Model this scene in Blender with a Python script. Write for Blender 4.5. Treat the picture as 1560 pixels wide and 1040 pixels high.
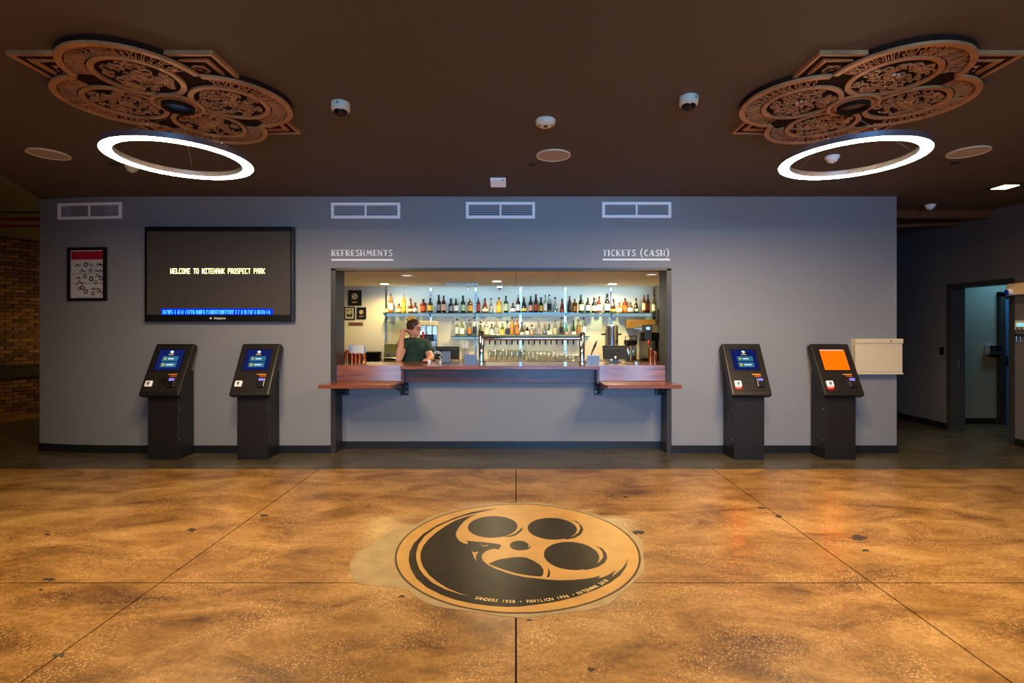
import bpy, bmesh, math, random
from mathutils import Vector, Matrix
for o in list(bpy.data.objects): bpy.data.objects.remove(o)
scene = bpy.context.scene
COL = scene.collection
PI = math.pi
# ------------------------------------------------------------------ camera
F = 765.0; CX = 786.0; HY = 500.0; EYE = 1.55          # focal length and vanishing point in pixels of 1560x1040
cam = bpy.data.cameras.new('camera'); camo = bpy.data.objects.new('camera', cam); COL.objects.link(camo)
cam.sensor_width = 36.0; cam.lens = F/1560*36
cam.shift_x = -(CX-780)/1560; cam.shift_y = -(520-HY)/1560
cam.clip_start = .05; cam.clip_end = 80
camo.location = (0, 0, EYE); camo.rotation_euler = (PI/2, 0, 0)
scene.camera = camo
# ------------------------------------------------------------------ world, lights, exposure
def lin(r, g, b): return tuple(((c/255)/12.92 if c/255 <= .04045 else ((c/255+.055)/1.055)**2.4) for c in (r, g, b))
w = bpy.data.worlds.new('world'); scene.world = w; w.use_nodes = True
w.node_tree.nodes['Background'].inputs[0].default_value = (.01, .012, .018, 1)
w.node_tree.nodes['Background'].inputs[1].default_value = 1.0
vs = scene.view_settings
vs.view_transform = 'Standard'; vs.look = 'None'; vs.exposure = 0.0; vs.gamma = 1.0; vs.use_curve_mapping = False
RING_L = 325.0
WARM = (1.0, .74, .42)
def area(name, loc, rot, sx, sy, power, col, shape='RECTANGLE', spread=PI):
    l = bpy.data.lights.new(name, 'AREA'); l.shape = shape; l.size = sx
    if shape in ('RECTANGLE', 'ELLIPSE'): l.size_y = sy
    l.energy = power; l.color = col; l.spread = spread
    o = bpy.data.objects.new(name, l); o.location = loc; o.rotation_euler = rot; COL.objects.link(o); return o
def point(name, loc, power, col, r=.05):
    l = bpy.data.lights.new(name, 'POINT'); l.energy = power; l.color = col; l.shadow_soft_size = r
    o = bpy.data.objects.new(name, l); o.location = loc; COL.objects.link(o); return o
def spot(name, loc, power, col, angle, r=.06, rot=(0, 0, 0)):
    l = bpy.data.lights.new(name, 'SPOT'); l.energy = power; l.color = col; l.spot_size = angle; l.spot_blend = .6; l.shadow_soft_size = r
    o = bpy.data.objects.new(name, l); o.location = loc; o.rotation_euler = rot; COL.objects.link(o); return o
# blue light of assumed, unseen shop windows behind the camera
area('window_daylight', (1.1, -4.9, 1.85), (PI/2, 0, 0), 3.2, 1.9, 108, (.14, .48, 1.0), spread=math.radians(72))
for sx in (-1, 1):
    area('side_window_daylight', (sx*4.22, -4.9, 1.75), (PI/2, 0, sx*.26), .9, 1.7, 4.5, (.34, .62, 1.0), spread=math.radians(44))  # assumed unseen side windows, added for the highlight on the sloped bar panels
# unseen disk lights assumed over and behind the camera, added to brighten the floor
area('rear_ring_lamp', (-2.48, -.6, 2.78), (0, 0, 0), 1.0, 1.0, 90, WARM, 'DISK')
area('rear_ring_lamp', (2.48, -.6, 2.78), (0, 0, 0), 1.0, 1.0, 165, WARM, 'DISK')
point('brick_wall_lamp', (-7.7, 9.4, 1.45), 20, (1.0, .68, .2), .08)  # assumed hidden lamp, added to wash the brick wall in warm light
area('washroom_lamp', (7.9, 7.6, 2.6), (0, 0, 0), .5, .3, 13, (.35, .85, 1.0))  # assumed unseen lamp, added for the teal light inside the washroom
spot('corridor_downlight_beam', (5.69, 5.84, 3.12), 60, (1.0, .72, .38), 1.9)
area('back_shelf_led', (.05, 8.74, 2.27), (.5, 0, 0), 4.6, .03, 11, (.5, .8, 1.0))  # unseen cool strip, added to tint the upper back wall of the bar
# ------------------------------------------------------------------ materials
MATS = {}
def nodes(m): return m.node_tree.nodes, m.node_tree.links
def mat(name, col, rough=.5, metal=0., spec=.5, emit=None, es=0., trans=0., coat=0., ior=1.45, bump=0., bscale=40., var=0., vscale=6.):
    if name in MATS: return MATS[name]
    m = bpy.data.materials.new(name); m.use_nodes = True
    N, L = nodes(m); b = N['Principled BSDF']
    b.inputs['Base Color'].default_value = (*col, 1); b.inputs['Roughness'].default_value = rough
    b.inputs['Metallic'].default_value = metal; b.inputs['Specular IOR Level'].default_value = spec
    b.inputs['IOR'].default_value = ior
    b.inputs['Transmission Weight'].default_value = trans; b.inputs['Coat Weight'].default_value = coat
    b.inputs['Coat Roughness'].default_value = .08
    if emit: b.inputs['Emission Color'].default_value = (*emit, 1); b.inputs['Emission Strength'].default_value = es
    if bump or var:
        tc = N.new('ShaderNodeTexCoord')
        if var:
            n = N.new('ShaderNodeTexNoise'); n.inputs['Scale'].default_value = vscale; n.inputs['Detail'].default_value = 5
            L.new(tc.outputs['Object'], n.inputs['Vector'])
            r = N.new('ShaderNodeValToRGB'); r.color_ramp.elements[0].position = .3; r.color_ramp.elements[1].position = .7
            r.color_ramp.elements[0].color = (*[c*(1-var) for c in col], 1); r.color_ramp.elements[1].color = (*[min(1, c*(1+var)) for c in col], 1)
            L.new(n.outputs['Fac'], r.inputs['Fac']); L.new(r.outputs['Color'], b.inputs['Base Color'])
        if bump:
            n2 = N.new('ShaderNodeTexNoise'); n2.inputs['Scale'].default_value = bscale; n2.inputs['Detail'].default_value = 3
            L.new(tc.outputs['Object'], n2.inputs['Vector'])
            bp = N.new('ShaderNodeBump'); bp.inputs['Strength'].default_value = bump; bp.inputs['Distance'].default_value = .01
            L.new(n2.outputs['Fac'], bp.inputs['Height']); L.new(bp.outputs['Normal'], b.inputs['Normal'])
    MATS[name] = m; return m
def emis(name, col, s):
    if name in MATS: return MATS[name]
    m = bpy.data.materials.new(name); m.use_nodes = True; N, L = nodes(m)
    N.remove(N['Principled BSDF']); e = N.new('ShaderNodeEmission'); e.inputs[0].default_value = (*col, 1); e.inputs[1].default_value = s
    L.new(e.outputs[0], N['Material Output'].inputs[0]); MATS[name] = m; return m
def wood(name, c1, c2, axis=0, rough=.3, coat=.4):
    m = bpy.data.materials.new(name); m.use_nodes = True; N, L = nodes(m); b = N['Principled BSDF']
    tc = N.new('ShaderNodeTexCoord'); mp = N.new('ShaderNodeMapping'); s = [9, 9, 9]; s[axis] = .8; mp.inputs['Scale'].default_value = s
    n = N.new('ShaderNodeTexNoise'); n.inputs['Scale'].default_value = 2.2; n.inputs['Detail'].default_value = 6; n.inputs['Distortion'].default_value = .8
    r = N.new('ShaderNodeValToRGB'); r.color_ramp.elements[0].position = .35; r.color_ramp.elements[1].position = .68
    r.color_ramp.elements[0].color = (*c1, 1); r.color_ramp.elements[1].color = (*c2, 1)
    L.new(tc.outputs['Object'], mp.inputs[0]); L.new(mp.outputs[0], n.inputs['Vector']); L.new(n.outputs['Fac'], r.inputs['Fac']); L.new(r.outputs[0], b.inputs['Base Color'])
    b.inputs['Roughness'].default_value = rough; b.inputs['Coat Weight'].default_value = coat; b.inputs['Coat Roughness'].default_value = .14
    MATS[name] = m; return m
def floor_mat(name, dark, mid, light, rough, speck, spec=.5):
    m = bpy.data.materials.new(name); m.use_nodes = True; N, L = nodes(m); b = N['Principled BSDF']
    tc = N.new('ShaderNodeTexCoord')
    n = N.new('ShaderNodeTexNoise'); n.inputs['Scale'].default_value = 2.1; n.inputs['Detail'].default_value = 9; n.inputs['Roughness'].default_value = .68; n.inputs['Distortion'].default_value = .7
    mp = N.new('ShaderNodeMapping'); mp.inputs['Scale'].default_value = (.7, 1.5, 1); L.new(tc.outputs['Object'], mp.inputs[0]); L.new(mp.outputs[0], n.inputs['Vector'])
    r = N.new('ShaderNodeValToRGB'); e = r.color_ramp.elements; e[0].position = .30; e[1].position = .70
    e[0].color = (*dark, 1); e[1].color = (*light, 1); k = e.new(.48); k.color = (*mid, 1)
    L.new(n.outputs['Fac'], r.inputs['Fac'])
    v = N.new('ShaderNodeTexVoronoi'); v.inputs['Scale'].default_value = 75; L.new(tc.outputs['Object'], v.inputs['Vector'])
    vr = N.new('ShaderNodeValToRGB'); vr.color_ramp.elements[0].position = .02; vr.color_ramp.elements[0].color = (1, 1, 1, 1); vr.color_ramp.elements[1].position = .42; vr.color_ramp.elements[1].color = (0, 0, 0, 1)
    L.new(v.outputs['Distance'], vr.inputs['Fac'])
    n3 = N.new('ShaderNodeTexNoise'); n3.inputs['Scale'].default_value = 3.1; n3.inputs['Detail'].default_value = 6; L.new(tc.outputs['Object'], n3.inputs['Vector'])
    mr = N.new('ShaderNodeMapRange'); mr.inputs['From Min'].default_value = .38; mr.inputs['From Max'].default_value = .68; L.new(n3.outputs['Fac'], mr.inputs['Value'])
    mu = N.new('ShaderNodeMath'); mu.operation = 'MULTIPLY'; L.new(vr.outputs['Color'], mu.inputs[0]); L.new(mr.outputs[0], mu.inputs[1])
    mu2 = N.new('ShaderNodeMath'); mu2.operation = 'MULTIPLY'; mu2.inputs[1].default_value = speck; L.new(mu.outputs[0], mu2.inputs[0])
    mx = N.new('ShaderNodeMixRGB'); mx.inputs['Color2'].default_value = (*[min(1, c*1.7+.08) for c in light], 1)
    fn = N.new('ShaderNodeTexNoise'); fn.inputs['Scale'].default_value = 34; fn.inputs['Detail'].default_value = 5; fn.inputs['Roughness'].default_value = .7; L.new(tc.outputs['Object'], fn.inputs['Vector'])
    fr = N.new('ShaderNodeMapRange'); fr.inputs['From Min'].default_value = .3; fr.inputs['From Max'].default_value = .7; fr.inputs['To Min'].default_value = .68; fr.inputs['To Max'].default_value = 1.3; L.new(fn.outputs['Fac'], fr.inputs['Value'])
    fm = N.new('ShaderNodeVectorMath'); fm.operation = 'SCALE'; L.new(r.outputs['Color'], fm.inputs[0]); L.new(fr.outputs[0], fm.inputs['Scale'])
    L.new(mu2.outputs[0], mx.inputs['Fac']); L.new(fm.outputs[0], mx.inputs['Color1']); L.new(mx.outputs[0], b.inputs['Base Color'])
    rr = N.new('ShaderNodeMapRange'); rr.inputs['To Min'].default_value = rough*.75; rr.inputs['To Max'].default_value = rough*1.3; L.new(n3.outputs['Fac'], rr.inputs['Value']); L.new(rr.outputs[0], b.inputs['Roughness'])
    bp = N.new('ShaderNodeBump'); bp.inputs['Strength'].default_value = .05; bp.inputs['Distance'].default_value = .004; L.new(n3.outputs['Fac'], bp.inputs['Height']); L.new(bp.outputs[0], b.inputs['Normal'])
    b.inputs['Specular IOR Level'].default_value = spec
    MATS[name] = m; return m
M_FLOOR = floor_mat('stained_concrete', lin(76, 48, 22), lin(130, 93, 46), lin(168, 130, 78), .31, .95)
M_BAND = floor_mat('grey_concrete', lin(54, 48, 37), lin(70, 62, 48), lin(92, 82, 65), .3, .25)
M_WALL = mat('grey_wall_paint', lin(127, 127, 130), .55, bump=.03, bscale=90)
M_DARKWALL = mat('dark_wall_paint', lin(100, 96, 96), .6, bump=.04, bscale=70)
M_CEIL = mat('ceiling_paint', lin(88, 74, 60), .7)
M_BASE = mat('black_baseboard', lin(26, 27, 30), .35)
M_BLACKMETAL = mat('black_metal', lin(22, 23, 26), .4, spec=.5)
M_FRAME = mat('bronze_frame_metal', lin(48, 42, 40), .4)
M_WOOD = wood('mahogany', lin(88, 40, 21), lin(150, 79, 45), coat=.8)
M_WOODD = wood('dark_mahogany', lin(60, 26, 15), lin(100, 46, 26), rough=.35)
M_STEEL = mat('brushed_steel', lin(200, 200, 200), .22, 1.0)
M_CHROME = mat('chrome', lin(225, 225, 228), .08, 1.0)
M_COPPER = mat('copper', lin(222, 130, 80), .16, 1.0)
M_WHITE = mat('white_enamel', lin(246, 246, 246), .45)
M_CREAM = mat('cream_plastic', lin(214, 200, 172), .4)
M_BLACK = mat('black_plastic', lin(20, 19, 19), .32)
M_KIOSK = mat('kiosk_black_powdercoat', lin(25, 23, 23), .42, bump=.02, bscale=300)
M_BRASSY = mat('gilded_copper', lin(184, 130, 82), .42, .2, var=.25, vscale=9)
M_TRACERYBG = mat('dark_carved_ground', lin(42, 25, 15), .85, spec=.1)
M_BARWALL = mat('bar_wall_paint', lin(206, 200, 184), .55)
M_TILE = mat('ceiling_tile', lin(232, 218, 200), .75, bump=.08, bscale=220)
M_PAPER = mat('white_paper', lin(238, 232, 222), .7)
def glassmix(name, tint, gloss=.14, rough=.03):
    m = bpy.data.materials.new(name); m.use_nodes = True; N, L = nodes(m); N.remove(N['Principled BSDF'])
    t = N.new('ShaderNodeBsdfTransparent'); t.inputs[0].default_value = (*tint, 1)
    g = N.new('ShaderNodeBsdfGlossy'); g.inputs['Roughness'].default_value = rough
    x = N.new('ShaderNodeMixShader'); x.inputs[0].default_value = gloss
    L.new(t.outputs[0], x.inputs[1]); L.new(g.outputs[0], x.inputs[2]); L.new(x.outputs[0], N['Material Output'].inputs[0])
    MATS[name] = m; return m
M_GLASS = glassmix('clear_glass', (.96, .97, .94), .15)
M_SHELFGLASS = glassmix('green_edge_glass', (.72, .86, .84), .2)
M_ACRYLIC = glassmix('clear_acrylic', (.9, .9, .88), .12, .06)
# ------------------------------------------------------------------ mesh helpers
class MB:
    def __init__(s, f=None): s.v = []; s.f = []; s.T = f
    def _p(s, p): return tuple(s.T(*p)) if s.T else tuple(p)
    def add(s, vs, fs):
        n = len(s.v); s.v += [s._p(p) for p in vs]; s.f += [tuple(i+n for i in f) for f in fs]; return s
    def box(s, x0, x1, y0, y1, z0, z1):
        return s.add([(x0, y0, z0), (x1, y0, z0), (x1, y1, z0), (x0, y1, z0), (x0, y0, z1), (x1, y0, z1), (x1, y1, z1), (x0, y1, z1)],
                     [(3, 2, 1, 0), (4, 5, 6, 7), (0, 1, 5, 4), (1, 2, 6, 5), (2, 3, 7, 6), (3, 0, 4, 7)])
    def prism(s, poly, z0, z1):                          # polygon in local x,y extruded along z
        n = len(poly)
        return s.add([(x, y, z0) for x, y in poly]+[(x, y, z1) for x, y in poly],
                     [tuple(range(n-1, -1, -1)), tuple(range(n, 2*n))]+[(i, (i+1) % n, n+(i+1) % n, n+i) for i in range(n)])
    def xprism(s, poly, x0, x1):                         # polygon in y,z extruded along x
        n = len(poly)
        return s.add([(x0, y, z) for y, z in poly]+[(x1, y, z) for y, z in poly],
                     [tuple(range(n-1, -1, -1)), tuple(range(n, 2*n))]+[(i, (i+1) % n, n+(i+1) % n, n+i) for i in range(n)])
    def lathe(s, prof, c=(0, 0, 0), n=16, closed=True):
        vs = []; fs = []
        for r, z in prof:
            for k in range(n):
                a = 2*PI*k/n; vs.append((c[0]+r*math.cos(a), c[1]+r*math.sin(a), c[2]+z))
        for i in range(len(prof)-1):
            for k in range(n):
                k2 = (k+1) % n; fs.append((i*n+k, i*n+k2, (i+1)*n+k2, (i+1)*n+k))
        if closed:
            fs.append(tuple(range(n-1, -1, -1))); m = (len(prof)-1)*n; fs.append(tuple(range(m, m+n)))
        return s.add(vs, fs)
    def cyl(s, c, r, h, n=16): return s.lathe([(r, 0), (r, h)], c, n)
    def ring(s, c, r0, r1, z0, z1, n=48, a0=0, a1=2*PI):
        full = abs(a1-a0-2*PI) < 1e-6; m = n if full else n+1; vs = []; fs = []
        for k in range(m):
            a = a0+(a1-a0)*k/n; ca, sa = math.cos(a), math.sin(a)
            vs += [(c[0]+r0*ca, c[1]+r0*sa, z0), (c[0]+r1*ca, c[1]+r1*sa, z0), (c[0]+r1*ca, c[1]+r1*sa, z1), (c[0]+r0*ca, c[1]+r0*sa, z1)]
        for k in range(n):
            i, j = 4*k, 4*((k+1) % m)
            for q in range(4): fs.append((i+q, i+(q+1) % 4, j+(q+1) % 4, j+q))
        if not full: fs += [(3, 2, 1, 0), (4*n, 4*n+1, 4*n+2, 4*n+3)]
        return s.add(vs, fs)
    def tube(s, pts, rad, n=10):
        P = [Vector(p) for p in pts]; R = rad if isinstance(rad, (list, tuple)) else [rad]*len(P); vs = []; fs = []; up = None
        for i, p in enumerate(P):
            d = (P[min(i+1, len(P)-1)]-P[max(i-1, 0)]).normalized()
            if up is None: up = Vector((0, 0, 1)) if abs(d.z) < .9 else Vector((0, 1, 0))
            a = d.cross(up).normalized(); b = a.cross(d).normalized(); up = b
            for k in range(n):
                t = 2*PI*k/n; q = p+(a*math.cos(t)+b*math.sin(t))*R[i]; vs.append(tuple(q))
        for i in range(len(P)-1):
            for k in range(n):
                k2 = (k+1) % n; fs.append((i*n+k, i*n+k2, (i+1)*n+k2, (i+1)*n+k))
        fs.append(tuple(range(n-1, -1, -1))); m = (len(P)-1)*n; fs.append(tuple(range(m, m+n)))
        return s.add(vs, fs)
    def ellipsoid(s, c, r, n=16, m=10, rot=None):
        vs = []; fs = []; R = rot or Matrix.Identity(3)
        for i in range(1, m):
            t = PI*i/m
            for k in range(n):
                a = 2*PI*k/n; p = R@Vector((r[0]*math.sin(t)*math.cos(a), r[1]*math.sin(t)*math.sin(a), -r[2]*math.cos(t)))
                vs.append((c[0]+p.x, c[1]+p.y, c[2]+p.z))
        b = R@Vector((0, 0, -r[2])); t = R@Vector((0, 0, r[2])); vs += [(c[0]+b.x, c[1]+b.y, c[2]+b.z), (c[0]+t.x, c[1]+t.y, c[2]+t.z)]
        q = (m-1)*n
        for i in range(m-2):
            for k in range(n):
                k2 = (k+1) % n; fs.append((i*n+k, i*n+k2, (i+1)*n+k2, (i+1)*n+k))
        for k in range(n): k2 = (k+1) % n; fs.append((q, k2, k)); fs.append(((m-2)*n+k, (m-2)*n+k2, q+1))
        return s.add(vs, fs)
    def ribbon(s, pts, wd, z0, z1):
        P = [Vector(p) for p in pts]; W = wd if isinstance(wd, (list, tuple)) else [wd]*len(P); l = []; r = []
        for i, p in enumerate(P):
            d1 = (P[i]-P[i-1]).normalized() if i > 0 else None; d2 = (P[i+1]-P[i]).normalized() if i < len(P)-1 else None
            d = (d1+d2) if d1 is not None and d2 is not None else (d1 if d1 is not None else d2)
            d = d.normalized() if d.length > 1e-6 else d1
            nn = Vector((-d.y, d.x)); l.append(p+nn*W[i]/2); r.append(p-nn*W[i]/2)
        poly = l+r[::-1]; n = len(P)
        vs = [(q.x, q.y, z) for z in (z0, z1) for q in l+r]; fs = []
        for i in range(n-1):
            fs += [(i, i+1, n+i+1, n+i), (2*n+i, 3*n+i, 3*n+i+1, 2*n+i+1), (i, 2*n+i, 2*n+i+1, i+1), (n+i, n+i+1, 3*n+i+1, 3*n+i)]
        fs += [(0, n, 3*n, 2*n), (n-1, 3*n-1, 4*n-1, 2*n-1)]
        return s.add(vs, fs)
    def mesh(s, name):
        me = bpy.data.meshes.new(name); me.from_pydata(s.v, [], s.f); me.update(); return me
    def build(s, name, m, parent=None, smooth=False, bevel=0., seg=2, label=None):
        me = s.mesh(name)
        bm = bmesh.new(); bm.from_mesh(me); bmesh.ops.recalc_face_normals(bm, faces=bm.faces)
        if bevel: bmesh.ops.bevel(bm, geom=list(bm.edges), offset=bevel, segments=seg, affect='EDGES', profile=.5)
        bm.to_mesh(me); bm.free()
        if smooth:
            for p in me.polygons: p.use_smooth = True
            try: me.set_sharp_from_angle(angle=math.radians(40))
            except Exception: pass
        if m: me.materials.append(m)
        o = bpy.data.objects.new(name, me); COL.objects.link(o)
        if parent: o.parent = parent
        if label: o['label'] = label
        return o
def tag(o, label, cat, group=None, kind=None):
    o['label'] = label; o['category'] = cat
    if group: o['group'] = group
    if kind: o['kind'] = kind
    return o
def thing(name, label, cat, loc=(0, 0, 0), group=None):
    o = bpy.data.objects.new(name, None); o.empty_display_size = .1; o.location = loc; COL.objects.link(o)
    return tag(o, label, cat, group)
def struct(o, label=None):
    o['kind'] = 'structure'
    if label: o['label'] = label
    return o
def copy_tree(o, parent=None):
    c = o.copy(); COL.objects.link(c); c.parent = parent
    for ch in list(o.children): copy_tree(ch, c)
    return c
def W(px, Y): return (px-CX)*Y/F
def Zp(py, Y): return EYE+(HY-py)*Y/F
def G(px, py): d = F*EYE/(py-HY); return ((px-CX)*d/F, d)
def text_poly(txt, size, name, m, parent, loc, rot, extr=.001, align='CENTER', space=1.0):
    cu = bpy.data.curves.new('t', 'FONT'); cu.body = txt; cu.size = size; cu.extrude = extr; cu.align_x = align; cu.space_character = space; cu.resolution_u = 3
    t = bpy.data.objects.new('t', cu); COL.objects.link(t); dg = bpy.context.evaluated_depsgraph_get()
    me = bpy.data.meshes.new_from_object(t.evaluated_get(dg)); bpy.data.objects.remove(t); bpy.data.curves.remove(cu)
    me.materials.clear(); me.materials.append(m); me.name = name
    o = bpy.data.objects.new(name, me); COL.objects.link(o); o.parent = parent; o.location = loc; o.rotation_euler = rot; return o
# ------------------------------------------------------------------ setting
H = 3.19; WY = 6.25
OX0, OX1, OZ = W(505, WY), W(1022, WY), 2.29             # bar opening
WX0, WX1 = W(60, WY), W(1366, WY)                        # ends of the grey wall
KY = 6.48                                                # knee wall under the counter
BY = 9.0                                                 # back wall of the bar
BANDY = 5.54                                             # where the amber slabs stop
# floor: base with the slabs as its pieces
fl = struct(MB().box(-14, 11, -5, 12.5, -.2, -.014).build('floor', mat('joint_dark', lin(44, 34, 24), .8)), 'dark bedding under the floor slabs')
xs = [-13.0, -10.8, -8.65, -6.48, -4.32, -2.17, 0.0, 2.17, 4.33, 6.5, 8.6]
ys = [-4.9, -1.9, .62, 3.06, BANDY]
for i in range(len(xs)-1):
    for j in range(len(ys)-1):
        g = .0045
        MB().box(xs[i]+g, xs[i+1]-g, ys[j]+g, ys[j+1]-g, -.06, 0).build('slab', M_FLOOR, fl)
bx = [-14, -8.3, -3.4, 1.1, 5.2, 11]
for i in range(5): MB().box(bx[i]+.002, bx[i+1]-.002, BANDY+.003, 12.4, -.06, 0).build('grey_slab', M_BAND, fl)
# lit stretch of floor beside the brick wall, its warm light put into the colour
MB().prism([(-8.55, 7.95), (-8.0, 9.6), (-10.6, 11.5), (-12, 10.5)], .0005, .003).build('stained_patch', M_FLOOR, fl)
# irregular repairs, chips and stains
def blob(name, pts, m, z=.0012):
    MB().prism([G(*p) for p in pts], -.001, z).build(name, m, fl)
M_PALE = mat('pale_cement', lin(148, 126, 88), .45, var=.16, vscale=9)
M_TAR = mat('dark_filler', lin(54, 40, 26), .6, var=.3, vscale=30)
blob('pale_patch', [(640, 799), (615, 801), (597, 806), (582, 817), (560, 831), (542, 843), (533, 858), (534, 872), (538, 884), (548, 889), (575, 892), (600, 894), (640, 905), (660, 880), (650, 830)], M_PALE)
ringc = []
for k in range(72):
    a = 2*PI*k/72; rr = .885+.014*math.sin(5*a+.6)+.012*math.sin(11*a)
    ringc.append((.012+rr*math.cos(a), 3.577+rr*math.sin(a)))
MB().prism(ringc, -.001, .0018).build('cement_collar', M_PALE, fl)
for c in [(1308, 819, 18, 4.5), (75, 882, 13, 3.2), (972, 811, 11, 4), (292, 807, 8, 3), (402, 785, 7, 2.2), (90, 998, 10, 4), (782, 766, 9, 2), (900, 1019, 6, 4), (1186, 786, 7, 2.5), (1160, 773, 8, 2), (1318, 838, 7, 2.5),
          (953, 757, 5, 1.2), (72, 814, 5, 1.6), (953, 696, 3, .7), (806, 944, 5, 2), (612, 908, 5, 2), (1150, 970, 6, 1.6), (62, 898, 4, 1.8)]:
    rnd = random.Random(int(c[0]))
    blob('chip', [(c[0]+c[2]*math.cos(2*PI*k/19)*rnd.uniform(.45, 1.15), c[1]+c[3]*math.sin(2*PI*k/19)*rnd.uniform(.45, 1.15)) for k in range(19)], M_TAR, .0009)
# ceiling with a lower part inside the bar
struct(MB().box(-14, 11, -5, 12.5, H, H+.2).build('ceiling', M_CEIL), 'dark painted flat ceiling of the lobby')
# grey front wall, left end curving gently away
fw = MB()
lp = [(-6.06, 6.39), (-5.8, 6.335), (-5.55, 6.297), (-5.2, 6.265), (-4.8, 6.253), (-4.5, WY), (OX0, WY), (OX0, 6.55), (-4.5, 6.55), (-6.06, 6.69)]
def wally(x):
    for (x0, y0), (x1, y1) in zip(lp, lp[1:6]):
        if x0 <= x <= x1: return y0+(y1-y0)*(x-x0)/(x1-x0)
    return WY
fw.prism(lp, 0, H)
fw.box(OX1, WX1, WY, 6.55, 0, H); fw.box(OX0, OX1, WY, 6.55, OZ, H)
struct(fw.build('wall_front', M_WALL, smooth=True), 'grey painted lobby wall around the bar opening')
struct(MB().box(WX0, WX0+.2, 6.6, 12, 0, H).build('wall_return_left', M_DARKWALL))
struct(MB().box(WX1-.2, WX1, 6.55, 12, 0, H).build('wall_return_right', M_DARKWALL))
struct(MB().box(-14, 11, 12, 12.2, 0, H).build('wall_far', M_DARKWALL))
struct(MB().box(OX0, OX1, KY, KY+.12, 0, .93).build('wall_knee', M_WALL), 'grey knee wall under the bar counter')
# black baseboards
def base(name, pts, h=.095, t=.016):
    m = MB()
    for (x0, y0), (x1, y1) in zip(pts, pts[1:]):
        d = Vector((x1-x0, y1-y0)).normalized(); n = Vector((d.y, -d.x))*t
        m.prism([(x0, y0), (x1, y1), (x1+n.x, y1+n.y), (x0+n.x, y0+n.y)], 0, h)
    return struct(m.build(name, M_BASE), 'black vinyl baseboard')
base('baseboard_left', lp[:7]); base('baseboard_right', [(OX1, WY), (WX1, WY), (WX1, 8)]); base('baseboard_knee', [(OX0, KY), (OX1, KY)])
# bar opening trim
t = MB()
t.box(OX0-.005, OX0+.055, WY-.012, 6.56, 0, OZ); t.box(OX1-.055, OX1+.005, WY-.012, 6.56, 0, OZ); t.box(OX0, OX1, WY-.012, WY+.02, OZ-.02, OZ+.012)
struct(t.build('trim_1', M_FRAME), 'dark bronze metal trim of the bar opening')
# bar room shell
BX0, BX1, BH = -3.35, 2.78, 2.30
struct(MB().box(BX0, BX1, BY, BY+.1, 0, BH).build('wall_bar_back', M_BARWALL))
struct(MB().box(BX0-.1, BX0, 6.55, BY+.1, 0, BH).build('wall_bar_left', M_BARWALL))
struct(MB().box(BX1, BX1+.1, 6.55, BY+.1, 0, BH).build('wall_bar_right', M_BARWALL))
bc = struct(MB().box(BX0-.1, BX1+.1, 6.55, BY+.1, BH+.015, BH+.1).build('ceiling_bar', mat('tile_grid', lin(120, 105, 92), .7)), 'lowered tile ceiling inside the bar')
tx = [BX0, -3.05, -2.44, -1.83, -1.22, -.61, 0, .61, 1.22, 1.83, 2.44, BX1]; ty = [6.55, 7.45, 8.25, BY]
for i in range(len(tx)-1):
    for j in range(3): MB().box(tx[i]+.004, tx[i+1]-.004, ty[j]+.004, ty[j+1]-.004, BH, BH+.02).build('ceiling_tile', M_TILE, bc)
# right hand side wall with the open door
RX = 6.62
rw = MB(); D0, D1, DH = 6.72, 7.63, 2.16
rw.box(RX, RX+.18, -5, D0, 0, H); rw.box(RX, RX+.18, D1, 12, 0, H); rw.box(RX, RX+.18, D0, D1, DH, H)
struct(rw.build('wall_right', M_DARKWALL), 'dark grey side wall with the washroom door')
base('baseboard_side', [(RX, 12), (RX, D1+.06)]); base('baseboard_side_near', [(RX, D0-.06), (RX, -5)])
d = struct(MB().box(RX-.02, RX+.2, D1-.005, D1+.06, 0, DH+.06).box(RX-.02, RX+.2, D0-.06, D0+.005, 0, DH+.06).box(RX-.02, RX+.2, D0, D1, DH-.005, DH+.06).build('door_1', mat('door_frame_paint', lin(52, 50, 50), .45)), 'open washroom doorway with dark steel frame')
MB().box(RX+.10, RX+.115, D1-.03, D1-.004, .95, 1.07).build('strike_plate', M_STEEL, d)
MB().box(RX-.014, RX, 7.76, 7.83, 1.14, 1.26).build('switch_plate', M_BLACK, d)
# washroom beyond the door
struct(MB().box(RX+.18, 11, 8.15, 8.25, 0, 2.75).build('wall_washroom', mat('washroom_paint', lin(120, 122, 122), .55)))
struct(MB().box(10.6, 10.8, 3.5, 8.2, 0, 2.75).build('wall_washroom_far', M_DARKWALL))
struct(MB().box(RX+.18, 11, 3.5, 8.3, 2.75, 2.85).build('ceiling_washroom', M_WALL))
base('baseboard_washroom', [(RX+.18, 8.15), (7.78, 8.15)])
d2 = struct(MB().box(7.80, 7.88, 8.08, 8.2, 0, 2.12).box(8.78, 8.86, 8.08, 8.2, 0, 2.12).box(7.80, 8.86, 8.08, 8.2, 2.06, 2.14).build('door_2', mat('door_frame_paint2', lin(40, 42, 46), .45)), 'inner washroom door frame')
MB().box(7.88, 8.78, 8.11, 8.145, .01, 2.06).build('door_leaf', mat('blue_door', lin(62, 92, 140), .45), d2)
MB().box(7.90, 7.915, 8.07, 8.11, .95, 1.1).build('door_handle', M_STEEL, d2)
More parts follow.
